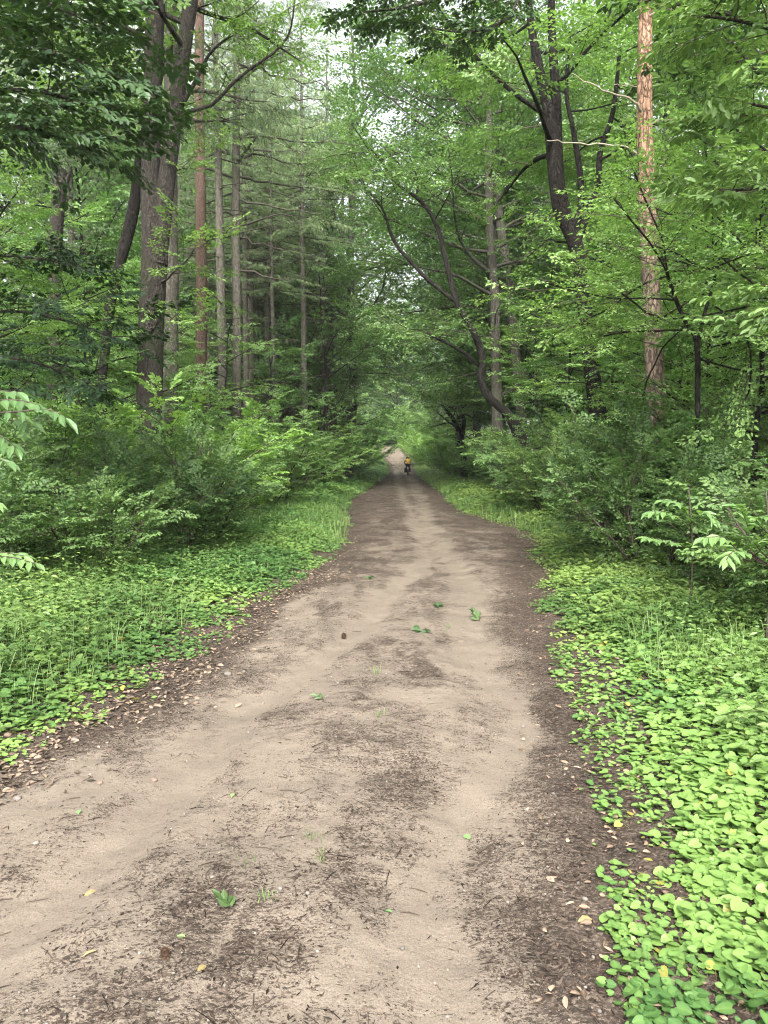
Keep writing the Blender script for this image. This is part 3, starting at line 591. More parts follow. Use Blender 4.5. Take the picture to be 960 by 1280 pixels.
def proto_conifer(seed, H=24, r0=.2, zg=11, bark=None, deadn=28, R_=3.4, gap=.17):
    rng = np.random.default_rng(seed); P, rr = straight(H, r0, rng, 9, .05); wood, crown, DD = MB(), MB(), []; out = []
    tube(wood, P, rr, 9, 0, rough=.06)
    for i in range(deadn):                      # bare lower branches, drooping
        h = rng.uniform(1.8, zg+4); a = rng.uniform(0, 360); l = rng.uniform(.8, R_*1.25)*(.5+.5*h/zg)
        p = np.array([np.interp(h, P[:, 2], P[:, 0]), np.interp(h, P[:, 2], P[:, 1]), h])
        B = limb_path(rng, p, az(a)*1.0+np.array([0, 0, rng.uniform(-.15, .25)]), l, 6, -.15, .08); dead = MB(); DD.append(dead); tube(dead, B, np.linspace(.030, .008, 7), 3, 0)
        for q in range(rng.integers(2, 8)):
            t = rng.uniform(.25, .95); j = int(t*6); pp = B[j]; d = nrm(B[min(j+1, 6)]-B[max(j-1, 0)]); s = rng.choice([-1, 1]); d2 = np.array([d[0]-s*d[1], d[1]+s*d[0], rng.normal(-.25, .3)])
            tube(dead, limb_path(rng, pp, d2, rng.uniform(.3, 1.0), 3, -.2, .12), [.007, .006, .004, .003], 3, 0)
    n = int((H-zg)*5.2)
    for i in range(n):
        h = zg+(H-zg)*(i+.5)/n; t = (h-zg)/(H-zg); a = i*137.5+rng.normal(0, 12); l = R_*(1-t)**.75*rng.uniform(.75, 1.15)+.3
        p = np.array([np.interp(h, P[:, 2], P[:, 0]), np.interp(h, P[:, 2], P[:, 1]), h])
        B = limb_path(rng, p, az(a)+np.array([0, 0, .12-.35*(1-t)]), l, 6, .15, .05); tube(crown, B, np.linspace(.03*(1-t)+.008, .005, 7), 3, 1)
        m = int(l/gap)
        for q in range(m):
            v = .12+.88*(q+.5)/m; j = min(int(v*6), 5); u = v*6-j; pp = B[j]*(1-u)+B[j+1]*u; d = nrm(B[j+1]-B[j]); s = 1 if q % 2 else -1; b = s*rng.uniform(.5, 1.1)
            out.append((pp, np.array([d[0]*cos(b)-d[1]*sin(b), d[0]*sin(b)+d[1]*cos(b), d[2]-.25+rng.normal(0, .1)]), rng.uniform(.55, 1.1)*(1.2-.6*v)))
    root = empty('spruce_tree'); link('trunk', wood.mesh('trunk', [bark or M_SPRUCE]), root)
    place_sprays(crown, NDL_H, [o[0] for o in out], [o[1] for o in out], [o[2] for o in out], .20, .026, 'ndl', 0, 1, .004, .6, seed)
    link('crown', crown.mesh('crown', [M_NEEDLE, M_DEADTWIG]), root); [link('dead_branch', d_.mesh('dead_branch', [M_DEADTWIG]), root) for d_ in DD]; return root

PROTOS = {}
def proto(key, fn): PROTOS[key] = [fn, None, False]
def put(key, x, y, rz, s, label, cat, group=None, name=None, sz=None):
    p = PROTOS[key]
    if p[1] is None: p[1] = p[0](); r = p[1]
    else:
        src = p[1]; r = src.copy(); col.objects.link(r)
        for ch in list(src.children):
            c = ch.copy(); col.objects.link(c); c.parent = r
    for k in ('group',):
        if k in r.keys(): del r[k]
    if name: r.name = name
    r.location = (x, y, gz1(x, y)-.03); r.rotation_euler = (0, 0, rz); r.scale = (s, s, sz or s)
    return tag(r, label, cat, group)
proto('dec_a', lambda: proto_decid(101, 17, .20, 2.6, 4.6, 30))
proto('dec_b', lambda: proto_decid(102, 19, .22, 4.0, 4.2, 30, leafm=M_BEECH))
proto('dec_c', lambda: proto_decid(103, 14, .15, 1.6, 4.2, 28, leafm=M_BEECH, barkm=M_DARKBARK))
proto('dec_w', lambda: proto_decid(104, 19, .2, 3.5, 6.8, 32, leafm=M_OAKLEAF, barkm=M_DARKBARK, L=.17, W=.10, step=.40, nsub=11))
proto('sap_a', lambda: proto_sapling(201))
proto('sap_b', lambda: proto_sapling(202, 6, 2.3, 18, .5))
proto('sap_c', lambda: proto_sapling(203, 9, 3.0, 26, 1.0))
proto('shr_a', lambda: proto_shrub(301, L=.095, W=.055))
proto('shr_b', lambda: proto_shrub(302, 3.3, 1.5, 9, L=.105, W=.062, leafm=M_BEECH))
proto('shr_y', lambda: proto_shrub(305, 2.8, 1.5, 9, L=.11, W=.065, leafm=M_LIME))
proto('shr_c', lambda: proto_shrub(303, 1.6, 1.1, 8, L=.085, W=.05))
proto('shr_n', lambda: proto_shrub(304, 1.5, 1.0, 7, .085, .048, 'd8', dens=.8))
proto('con_a', lambda: proto_conifer(401, zg=13, deadn=36))
proto('con_b', lambda: proto_conifer(402, 23, .16, 12, deadn=36))
proto('con_d', lambda: proto_conifer(404, 27, .19, 10.5, R_=4.8, deadn=34, gap=.26))
proto('con_c', lambda: proto_conifer(403, 20, .16, 4.5, deadn=16, R_=3.0))

# ------------------------------------------------------------------ hero trees
def px_path(pts, Y, dY=0):
    """pts (px, py, width_px) -> points and radii; Y depth, may be list"""
    P = []; Rr = []
    for i, q in enumerate(pts):
        yy = Y[i] if isinstance(Y, (list, tuple)) else Y+dY*i
        P.append(at(q[0], q[1], yy)); Rr.append(q[2]*yy/F/2)
    P = np.array(P); Rr = np.array(Rr); t = np.linspace(0, 1, len(P)); S = smooth_path(P, 4)
    return S, np.interp(np.linspace(0, 1, len(S)), t, Rr)
def to_ground(P, Rr, x=None, fl=1.35):
    b = P[0].copy(); b2 = b.copy(); b2[2] = gz1(b[0], b[1])-.15
    if x is not None: b2[0] = x
    m = (b+b2)/2; return np.vstack([b2, m, P]), np.concatenate([[Rr[0]*fl, Rr[0]*1.08], Rr])
def rebase(root):
    """put the Empty at the base of its parts"""
    co = []
    for ch in root.children:
        if ch.name.startswith('trunk') or ch.name.startswith('stem'):
            a = np.zeros(len(ch.data.vertices)*3); ch.data.vertices.foreach_get('co', a); a = a.reshape(-1, 3); co = a[np.argmin(a[:, 2])]
    b = np.array([co[0], co[1], gz1(co[0], co[1])])
    for ch in root.children: ch.data.transform(__import__('mathutils').Matrix.Translation(-b))
    root.location = b
def limb3(P, r, **k): return dict(P=np.asarray(P), r=r, **k)

# double-stemmed oak left of the track
Y = 16
A, ra = px_path([(186, 640, 42), (186, 540, 36), (188, 430, 35), (192, 330, 34), (188, 250, 26), (190, 150, 24), (192, 60, 25), (196, -40, 24), (200, -160, 20), (204, -330, 15)], Y)
B, rb = px_path([(196, 330, 30), (203, 270, 24), (214, 180, 22), (226, 90, 20), (240, -10, 18), (262, -140, 14), (290, -300, 9)], Y)
C, rc = px_path([(205, 20, 14), (200, 60, 12), (196, 110, 12)], Y)
ra = ra*.88; rb = rb*.92; A, ra = to_ground(A, ra)
rng = np.random.default_rng(21); lb = auto_limbs(rng, A, ra, 9.5, A[-1][2], 12, 4.5, .6, nsub=8, s=1.1)+auto_limbs(rng, B, rb, 9.5, B[-1][2], 10, 4.0, .5, nsub=8, s=1.1)
lb += auto_limbs(rng, A, ra, 3.0, 9.0, 4, 1.3, .3, nsub=4, s=.8, rk=.12)
# the long dark limb reaching right
q, rq = px_path([(232, 130, 9), (262, 190, 8), (255, 250, 6)][::-1], Y)
for pts, r in (([(229, 128), (245, 100), (260, 70), (278, 52), (292, 44)], .05), ([(232, 140), (265, 131), (287, 108), (312, 87), (342, 66), (360, 45), (366, 20), (371, -20)], .042)):
    lb.append(limb3([at(a_, b_, 16-.15*i_) for i_, (a_, b_) in enumerate(pts)], r, n=4, sub=.7, s=.7, t0=.5))
t = build_tree('oak_tree', [(A, ra, 14), (B, rb, 12)], lb, 21, M_OAKLEAF, M_OAK, .11, .065, 'd4', SPR)
tag(t, 'thick grey oak forking into two stems left of the track', 'tree'); rebase(t)

# rough grey trunk just behind it
A, ra = px_path([(210, 560, 24), (211, 450, 23), (212, 350, 21), (212, 260, 19), (213, 150, 16), (214, 0, 14), (215, -200, 9)], 19)
A, ra = to_ground(A, ra); rng = np.random.default_rng(22); lb = auto_limbs(rng, A, ra, 9.5, A[-1][2], 12, 3.0, .3)
t = build_tree('spruce_tree', [(A, ra, 10)], lb, 22, M_NEEDLE, M_SPRUCE, .22, .02, 'ndl', NDL_H); tag(t, 'rough grey trunk standing close behind the forked oak', 'tree'); rebase(t)

# dark bent trunk left of the oak
A, ra = px_path([(128, 470, 14), (138, 380, 16), (150, 330, 17), (164, 275, 19), (170, 240, 17), (178, 180, 14), (196, 110, 12), (215, 30, 9), (240, -60, 7)], 20)
ra = ra*.78; A, ra = to_ground(A, ra, x=A[0][0]-.1); rng = np.random.default_rng(23); lb = auto_limbs(rng, A, ra, 9, A[-1][2], 8, 3.0, .5)
t = build_tree('oak_tree', [(A, ra, 9)], lb, 23, M_OAKLEAF, M_DARKBARK, .11, .065, tmpl=SPR_F); tag(t, 'dark bent trunk leaning behind the forked oak', 'tree'); rebase(t)

# red-barked pine
A, ra = px_path([(251, 480, 14), (252, 380, 13.5), (251, 280, 13), (250, 180, 12), (249, 90, 11.5), (250, 0, 10.5), (252, -150, 8), (255, -300, 5)], 26)
A, ra = to_ground(A, ra); rng = np.random.default_rng(24); lb = auto_limbs(rng, A, ra, 17, A[-1][2], 12, 2.6, .4, nsub=6)
dd = [(limb_path(rng, np.array([A[np.argmin(abs(A[:, 2]-h))][0], 26, h]), az(a)+np.array([0, 0, .3]), l, 5, .1), .02) for h, a, l in [(7.5, 10, 1.4), (9.2, 170, 1.6), (11, 20, 2.2), (12.5, 190, 1.5), (5.2, 5, 1.0), (14, 0, 2)]]
t = build_tree('pine_tree', [(A, ra, 10)], lb, 24, M_NEEDLE, M_REDPINE, .2, .022, 'ndl', NDL, dead=dd); tag(t, 'tall pine with straight reddish brown trunk right of the forked oak', 'tree'); rebase(t)

# spruce with long bare boughs reaching right
A, ra = px_path([(296, 520, 11), (296, 400, 10.5), (295, 300, 10), (295, 200, 9.5), (296, 100, 8.5), (297, 0, 7.5), (298, -120, 5), (298, -250, 3)], 30)
A, ra = to_ground(A, ra); rng = np.random.default_rng(35); dd = []
for pts in ([(297, 81), (320, 86), (347, 96), (380, 100), (408, 103)], [(297, 114), (340, 117), (375, 124), (412, 124)], [(297, 170), (315, 171), (352, 172), (390, 176), (447, 180)], [(296, 222), (322, 226), (355, 232), (390, 234), (440, 246)],
            [(296, 250), (322, 254), (360, 262), (400, 269)], [(297, 283), (340, 271), (370, 266)], [(296, 297), (315, 300), (352, 312), (372, 322)], [(297, 175), (312, 167), (340, 152), (370, 125)], [(296, 142), (320, 139), (345, 138), (380, 146)], [(296, 200), (330, 196), (365, 205), (395, 207)],
            [(296, 338), (330, 344), (362, 352)], [(295, 120), (270, 150), (250, 190)], [(295, 240), (265, 250), (240, 268)], [(297, 60), (330, 55), (366, 60), (395, 72)], [(297, 30), (330, 33), (370, 48)], [(295, 270), (262, 262)]):
    dy = rng.uniform(-.7, .7); P = smooth_path(np.array([at(a_, b_, 30+dy*i_) for i_, (a_, b_) in enumerate(pts)]), 3); P = P+np.vstack([[0, 0, 0], rng.normal(0, .05, (len(P)-1, 3))]); dd.append((P, .05, True))
lb = auto_limbs(rng, A, ra, 12, A[-1][2], 34, 3.4, .1, nsub=9, s=.9, sub=.9)
t = build_tree('spruce_tree', [(A, ra, 10)], lb, 35, M_NEEDLE, M_SPRUCE, .20, .024, 'ndl', NDL_H, dead=dd); tag(t, 'spruce with long bare boughs reaching right, second right of the reddish pine', 'tree'); rebase(t)

# broken stub with torn top, far left
A, ra = px_path([(66, 520, 15), (68, 400, 15), (70, 300, 15), (74, 240, 17), (76, 212, 13)], 22); A, ra = to_ground(A, ra)
B, rb = px_path([(76, 240, 8), (84, 225, 6), (88, 212, 3)], 22)
rng = np.random.default_rng(25)
t = build_tree('dead_tree', [(A, ra, 10), (B, rb, 5)], auto_limbs(rng, A, ra, 2.5, 5, 3, 1.0, .4, nsub=3, rk=.15), 25, M_OAKLEAF, M_OAK, .1, .06); tag(t, 'broken trunk with torn forked top in the left woods', 'tree'); rebase(t)

# Scots pine on the right
Y = 14
A, ra = px_path([(822, 640, 24), (820, 530, 23), (817, 430, 22), (812, 330, 21), (808, 240, 21), (806, 150, 19), (806, 60, 17), (808, -30, 15), (810, -200, 11), (812, -420, 5)], Y)
A, ra = to_ground(A, ra); rng = np.random.default_rng(26)
def dpx(pts, Y, dy=0):
    return smooth_path(np.array([at(a, b, Y+dy*i) for i, (a, b) in enumerate(pts)]), 3)
pale = [(dpx([(802, 140), (796, 131), (780, 120), (760, 115), (738, 104), (715, 92)], Y-.15, -.1), .035),
        (dpx([(803, 200), (788, 186), (765, 181), (735, 180), (706, 178), (683, 175)], Y-.15, -.12), .028),
        (dpx([(812, 157), (826, 150), (840, 149), (855, 142), (866, 138)], Y-.1, -.1), .02),
        (dpx([(812, 20), (830, 12), (850, 9), (885, 3)], Y-.1, -.1), .022),
        (dpx([(812, 56), (828, 52), (842, 53), (856, 58), (868, 65)], Y-.1, -.1), .022),
        (dpx([(797, 108), (783, 106), (768, 107)], Y-.1, -.1), .014),
        (dpx([(818, 500), (800, 494), (786, 491), (772, 491)], Y-.2, -.1), .024),
        (dpx([(812, 222), (828, 215), (840, 210)], Y-.1), .018)]
lb = auto_limbs(rng, A, ra, 12.8, A[-1][2], 14, 3.0, .5, nsub=6)
t = build_tree('pine_tree', [(A, ra, 14)], lb, 26, M_NEEDLE, M_PINE, .16, .015, 'ndl', NDL)
for P, r in pale:
    dm = MB(); tube(dm, P+np.vstack([[0, 0, 0], rng.normal(0, .012, (len(P)-1, 3))]), np.linspace(r*.7, .006, len(P)), 6, 0); link('dead_branch', dm.mesh('dead_branch', [M_PALEWOOD]), t)
for P, r in [(dpx([(801, 195), (805, 205), (809, 221)], Y-.32), .03), (dpx([(812, 340), (806, 352), (800, 360)], Y-.2), .02), (dpx([(812, 130), (818, 112), (822, 100)], Y), .02)]:
    dm = MB(); tube(dm, P, np.linspace(r*.6, r*.3, len(P)), 5, 0); link('broken_stub', dm.mesh('broken_stub', [M_DARKBARK]), t)
tag(t, 'orange-barked Scots pine with pale dead branches right of the track', 'tree'); rebase(t)

# dark leaning oak behind it (trunk brown grey low, dark above)
Y = 19
A, ra = px_path([(764, 620, 26), (752, 545, 23), (742, 480, 20), (734, 420, 18), (727, 350, 17), (718, 300, 19), (700, 255, 21), (692, 190, 18), (686, 140, 14), (676, 95, 12), (664, 30, 9), (655, -60, 8), (650, -180, 6)], Y)
A, ra = to_ground(A, ra); rng = np.random.default_rng(27)
B, rb = px_path([(716, 290, 10), (726, 255, 9), (724, 210, 8), (716, 160, 6), (708, 115, 5), (712, 40, 4)], Y); C, rc = px_path([(722, 300, 9), (736, 262, 10), (748, 225, 8), (750, 190, 7), (766, 140, 6), (775, 60, 4)], Y); D, rd = px_path([(700, 255, 14), (697, 200, 14), (695, 120, 12), (690, 40, 10), (688, -80, 7)], Y+.4)
lb = auto_limbs(rng, A, ra, 8.5, A[-1][2], 14, 4.6, .35, nsub=9, s=1.1)+auto_limbs(rng, A, ra, 3.5, 8, 6, 2.2, .1, nsub=6, s=.9, rk=.2)+auto_limbs(rng, B, rb, 8.5, B[-1][2], 4, 2.6, .3)+auto_limbs(rng, C, rc, 8.5, C[-1][2], 5, 2.8, .3)
t = build_tree('oak_tree', [(A, ra, 12), (B, rb, 7), (C, rc, 7), (D, rd, 8)], lb, 27, M_OAKLEAF, M_DARKBARK, .11, .065, tmpl=SPR); tag(t, 'dark crooked oak left of the orange-barked pine', 'tree'); rebase(t)

# leaning oak whose limbs reach over the track
Y = 30
A, ra = px_path([(662, 600, 22), (654, 560, 20), (642, 528, 17), (626, 510, 13), (609, 494, 12), (601, 472, 11), (604, 450, 11), (592, 415, 10), (572, 380, 9), (563, 350, 8), (556, 320, 7.5), (549, 290, 7), (535, 262, 6), (518, 245, 5), (495, 228, 4), (476, 200, 3), (462, 185, 2)], Y)
A, ra = to_ground(A, ra)
B, rb = px_path([(568, 376, 8), (550, 362, 7), (530, 345, 7), (512, 325, 6.5), (498, 310, 6), (488, 290, 5.5), (480, 265, 4), (470, 250, 4), (455, 232, 3), (438, 212, 2)], Y); C, rc = px_path([(604, 458, 9), (618, 452, 9), (630, 465, 10), (640, 500, 12), (644, 530, 14)][::-1], Y); D, rd = px_path([(600, 458, 7), (585, 445, 6), (565, 432, 5.5), (545, 422, 5), (530, 412, 3)], Y+.5); E, re_ = px_path([(520, 246, 4), (522, 225, 3), (512, 195, 2)], Y)
ra = ra*.82; rb = rb*.72; rc = rc*.7; rd = rd*.7; re_ = re_*.7
rng = np.random.default_rng(28)
def along(rng, P, rad, n, length, t0=.4, up=.2, s=1., nsub=6, sub=1.3, step=.4, rmin=.02):
    out = []
    for i in range(n):
        t = t0+(1-t0)*(i+.5)/n; j = min(int(t*(len(P)-1)), len(P)-2); a = rng.uniform(0, 360)
        out.append(dict(P=limb_path(rng, P[j], az(a)+np.array([0, 0, up+rng.normal(0, .3)]), length*rng.uniform(.6, 1.2), 5, .1, .15), r=max(rmin, rad[j]*.4), sub=sub, n=nsub, step=step, s=s))
    return out
lb = along(rng, A, ra, 9, 2.4, .72, .45)+along(rng, B, rb, 6, 2.0, .6, .45)+along(rng, D, rd, 5, 1.8, .5)
t = build_tree('oak_tree', [(A, ra, 10), (B, rb, 8), (D, rd, 6), (E, re_, 5)], lb, 28, M_OAKLEAF, M_DARKBARK, .12, .07, tmpl=SPR_F); tag(t, 'dark oak bending its long bare limbs over the track', 'tree'); rebase(t)

# pair of grey trunks behind the bending oak
for nm, pts, Y, lab, sd in (('broadleaf_tree', [(622, 560, 14), (620, 450, 13), (618, 370, 12), (613, 300, 12), (611, 200, 9), (612, 100, 7), (616, 0, 6), (618, -100, 4)], 34, 'upright pale grey trunk behind the bending oak', 31),
                            ('broadleaf_tree', [(655, 560, 14), (648, 480, 13), (640, 400, 13), (632, 330, 13), (624, 270, 10), (616, 190, 8), (600, 100, 6), (590, 0, 5), (585, -100, 3)], 36, 'brown grey trunk leaning left beside the pale upright one', 32)):
    A, ra = px_path(pts, Y); A, ra = to_ground(A, ra); rng = np.random.default_rng(sd)
    lb = auto_limbs(rng, A, ra, 9, A[-1][2], 16, 4.6, .5, nsub=9)+auto_limbs(rng, A, ra, 4, 9, 5, 2.4, .3, nsub=6, rk=.2)
    lb += auto_limbs(rng, A, ra, 8, min(A[-1][2], 20), 12, 6.2, .25, az0=185, azspread=28, nsub=9, step=.38, s=1.1, profile=lambda t_: 1)
    t = build_tree(nm, [(A, ra, 9)], lb, sd, M_OAKLEAF, M_GREYBARK, .13, .075, tmpl=SPR_F); tag(t, lab, 'tree'); rebase(t)
# small forked dark tree by the far right verge
Y = 48
A, ra = px_path([(580, 575, 9), (576, 548, 8), (570, 530, 6), (560, 515, 5), (552, 505, 3)], Y); B, rb = px_path([(577, 550, 6), (580, 525, 5), (572, 512, 4), (560, 508, 3)], Y); A, ra = to_ground(A, ra)
rng = np.random.default_rng(33); lb = along(rng, A, ra, 8, 2.2, .5, .5)+along(rng, B, rb, 6, 2.0, .4, .5)
t = build_tree('broadleaf_tree', [(A, ra, 7), (B, rb, 6)], lb, 33, M_OAKLEAF, M_DARKBARK, .13, .075, tmpl=SPR_F); tag(t, 'small dark forked tree beside the far right verge', 'tree'); rebase(t)

# slim dark sapling right of the pine
Y = 10.5
A, ra = px_path([(874, 600, 8), (872, 520, 7), (871, 430, 7), (858, 405, 5), (845, 375, 5), (835, 345, 4), (828, 320, 2.5)], Y); B, rb = px_path([(872, 430, 5), (880, 395, 4.5), (890, 360, 3.5), (900, 320, 2.5), (905, 280, 1.5)], Y); A, ra = to_ground(A, ra)
rng = np.random.default_rng(34); lb = along(rng, A, ra, 12, 1.9, .35, .1, .8, 6, .9, .3, .012)+along(rng, B, rb, 6, 1.6, .2, .1, .8, 6, .8, .3, .012)
t = build_tree('young_tree', [(A, ra, 8), (B, rb, 6)], lb, 34, M_BEECH, M_DARKBARK, .08, .045, tmpl=SPR, twig_r=.003, jitter=.22); tag(t, 'slim black-stemmed young tree forking right of the pine', 'tree'); rebase(t)

# ------------------------------------------------------------------ overhanging trees whose trunks stand outside the frame
def overhang(label, base, H, r0, limbs, seed, leafm, L, W, kind='d8', s=.9, step=.28, sub=1.1, nsub=12, bark=None):
    rng = np.random.default_rng(seed); P, rr = straight(H, r0, rng, wob=.1); P = P+np.array([base[0], base[1], gz1(*base)])
    lb = []
    for pts, r in limbs:
        pts = np.array(pts); h = pts[0][2]; st = np.array([np.interp(h-.6, P[:, 2], P[:, 0]), np.interp(h-.6, P[:, 2], P[:, 1]), h-.6])
        lb.append(dict(P=smooth_path(np.vstack([st, pts]), 2), r=r, sub=sub, n=nsub, step=step, s=s, t0=.3, flat=.15))
    lb += auto_limbs(rng, P, rr, H*.55, H, 10, 3.2, .6, nsub=6, step=.45, s=1.1)
    t = build_tree('broadleaf_tree', [(P, rr, 10)], lb, seed, leafm, bark or M_OAK, L, W, kind, SPR_N, .003, jitter=.3); tag(t, label, 'tree'); rebase(t); return t
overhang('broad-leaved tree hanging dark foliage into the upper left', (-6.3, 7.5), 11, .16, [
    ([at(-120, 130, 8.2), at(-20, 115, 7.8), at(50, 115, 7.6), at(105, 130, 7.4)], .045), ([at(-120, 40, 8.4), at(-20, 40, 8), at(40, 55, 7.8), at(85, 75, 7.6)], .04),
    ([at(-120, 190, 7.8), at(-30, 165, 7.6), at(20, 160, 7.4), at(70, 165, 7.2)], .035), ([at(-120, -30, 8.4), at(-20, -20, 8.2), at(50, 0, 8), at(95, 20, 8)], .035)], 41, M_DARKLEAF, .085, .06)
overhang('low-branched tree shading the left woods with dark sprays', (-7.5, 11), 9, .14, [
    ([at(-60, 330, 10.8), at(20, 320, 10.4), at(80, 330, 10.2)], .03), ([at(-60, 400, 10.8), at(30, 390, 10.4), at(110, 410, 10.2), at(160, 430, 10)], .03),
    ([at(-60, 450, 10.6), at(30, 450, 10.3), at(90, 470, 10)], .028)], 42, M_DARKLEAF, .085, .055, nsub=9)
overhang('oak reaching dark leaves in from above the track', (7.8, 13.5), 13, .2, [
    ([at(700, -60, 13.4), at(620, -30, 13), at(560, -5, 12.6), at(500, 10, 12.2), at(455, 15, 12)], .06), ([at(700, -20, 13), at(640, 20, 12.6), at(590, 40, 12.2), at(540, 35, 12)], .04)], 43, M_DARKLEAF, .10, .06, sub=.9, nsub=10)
overhang('leafy tree leaning bright large leaves into the upper right', (6.2, 7.4), 10, .13, [
    ([at(1060, 60, 7.6), at(980, 40, 7.4), at(920, 25, 7.2), at(880, 20, 7.0)], .03), ([at(1060, 150, 7.6), at(990, 140, 7.2), at(940, 130, 7.0)], .025),
    ([at(1060, 260, 7.8), at(990, 240, 7.5), at(950, 235, 7.3), at(905, 240, 7.2)], .025), ([at(1080, 370, 7.2), at(1020, 370, 7.0), at(985, 385, 6.8)], .02), ([at(1040, -20, 7.6), at(980, -10, 7.4), at(930, -20, 7.2)], .02)], 44, M_SHRUB, .10, .055, sub=.8, nsub=8)
def near_sapling(label, base, sprays, seed, L=.13, W=.045, stemr=.012):
    """sprays: list of 3-D tips reached from the stem"""
    rng = np.random.default_rng(seed); wood, crown = MB(), MB(); b = np.array([base[0], base[1], gz1(*base)]); out = []
    top = max(p[-1][2] for p in sprays)+.1; S = smooth_path(np.array([b+[0, 0, -.05], b+[.02, 0, (top-b[2])*.5], [b[0]-.02, b[1]+.03, top]]), 4); tube(wood, S, np.linspace(stemr, .005, len(S)), 6)
    for pts in sprays:
        st = np.array([b[0], b[1], max(b[2]+.1, pts[0][2]-.12)]); P = smooth_path(np.vstack([st, pts]), 3); tube(wood, P, np.linspace(.006, .0025, len(P)), 4)
        n = 17
        for i in range(n):
            t = .25+.75*i/(n-1); j = min(int(t*(len(P)-1)), len(P)-2); d = nrm(P[j+1]-P[j]); s = 1 if i % 2 else -1; a = s*rng.uniform(.5, 1.0) if i < n-1 else 0
            out.append((P[j]*(1-(t*(len(P)-1)-j))+P[j+1]*(t*(len(P)-1)-j) if i < n-1 else P[-1], np.array([d[0]*cos(a)-d[1]*sin(a), d[0]*sin(a)+d[1]*cos(a), d[2]-rng.uniform(.1, .55)])))
    n = len(out); leaves(crown, np.array([o[0] for o in out]), np.array([o[1] for o in out]), np.stack([rng.normal(0, .25, n), rng.normal(-.2, .25, n), np.ones(n)], -1), rng.uniform(.75, 1.15, n)*L, rng.uniform(.85, 1.15, n)*W, 'd8', 0, rng.random(n))
    t = empty('young_sapling'); link('stem', wood.mesh('stem', [M_TWIG]), t); link('leaves', crown.mesh('leaves', [M_BRIGHT, M_TWIG]), t); tag(t, label, 'sapling'); rebase(t); return t
near_sapling('sapling with long glossy pale green leaves at the left edge', (-2.75, 4.2), [
    [at(-30, 505, 4.1), at(20, 500, 4.0), at(50, 508, 3.95)], [at(-30, 520, 4.0), at(20, 515, 3.9), at(60, 512, 3.85), at(82, 522, 3.8)],
    [at(-30, 545, 4.2), at(0, 545, 4.1), at(20, 560, 4.0)], [at(-40, 530, 4.3), at(0, 525, 4.2), at(40, 528, 4.1)], [at(-40, 490, 4.3), at(-10, 488, 4.2), at(22, 490, 4.1)], [at(-40, 560, 4.3), at(-10, 558, 4.2), at(22, 545, 4.1)], [at(-40, 575, 4.0), at(-15, 570, 3.9), at(8, 578, 3.8)]], 51, .11, .04)
near_sapling('low sapling with pale leaves poking in at the left edge', (-2.9, 4.8), [
    [at(-30, 700, 4.7), at(10, 696, 4.6), at(45, 705, 4.5)], [at(-30, 690, 4.8), at(0, 690, 4.7), at(30, 695, 4.6)], [at(-40, 620, 4.8), at(-8, 628, 4.7)]], 52, .10, .04)
near_sapling('sapling with bare grey tip and large pale leaves near the right edge', (2.95, 5.9), [
    [at(925, 690, 5.8), at(905, 672, 5.7), at(880, 672, 5.6)], [at(940, 668, 5.8), at(928, 640, 5.75), at(922, 632, 5.7)], [at(945, 680, 5.8), at(965, 668, 5.7), at(985, 665, 5.6)], [at(930, 690, 5.8), at(915, 690, 5.6), at(908, 700, 5.5)], [at(945, 650, 5.8), at(958, 645, 5.7)]], 53, .12, .045)
near_sapling('leafy green sapling standing left of the bare-tipped one', (2.75, 6.9), [
    [at(850, 650, 6.8), at(830, 640, 6.7), at(812, 640, 6.6)], [at(865, 650, 6.8), at(880, 640, 6.7), at(895, 650, 6.6)], [at(858, 640, 6.9), at(845, 628, 6.8), at(830, 625, 6.7)], [at(850, 680, 6.8), at(825, 675, 6.7), at(810, 672, 6.6)], [at(865, 680, 6.8), at(885, 676, 6.7)]], 54, .12, .05)

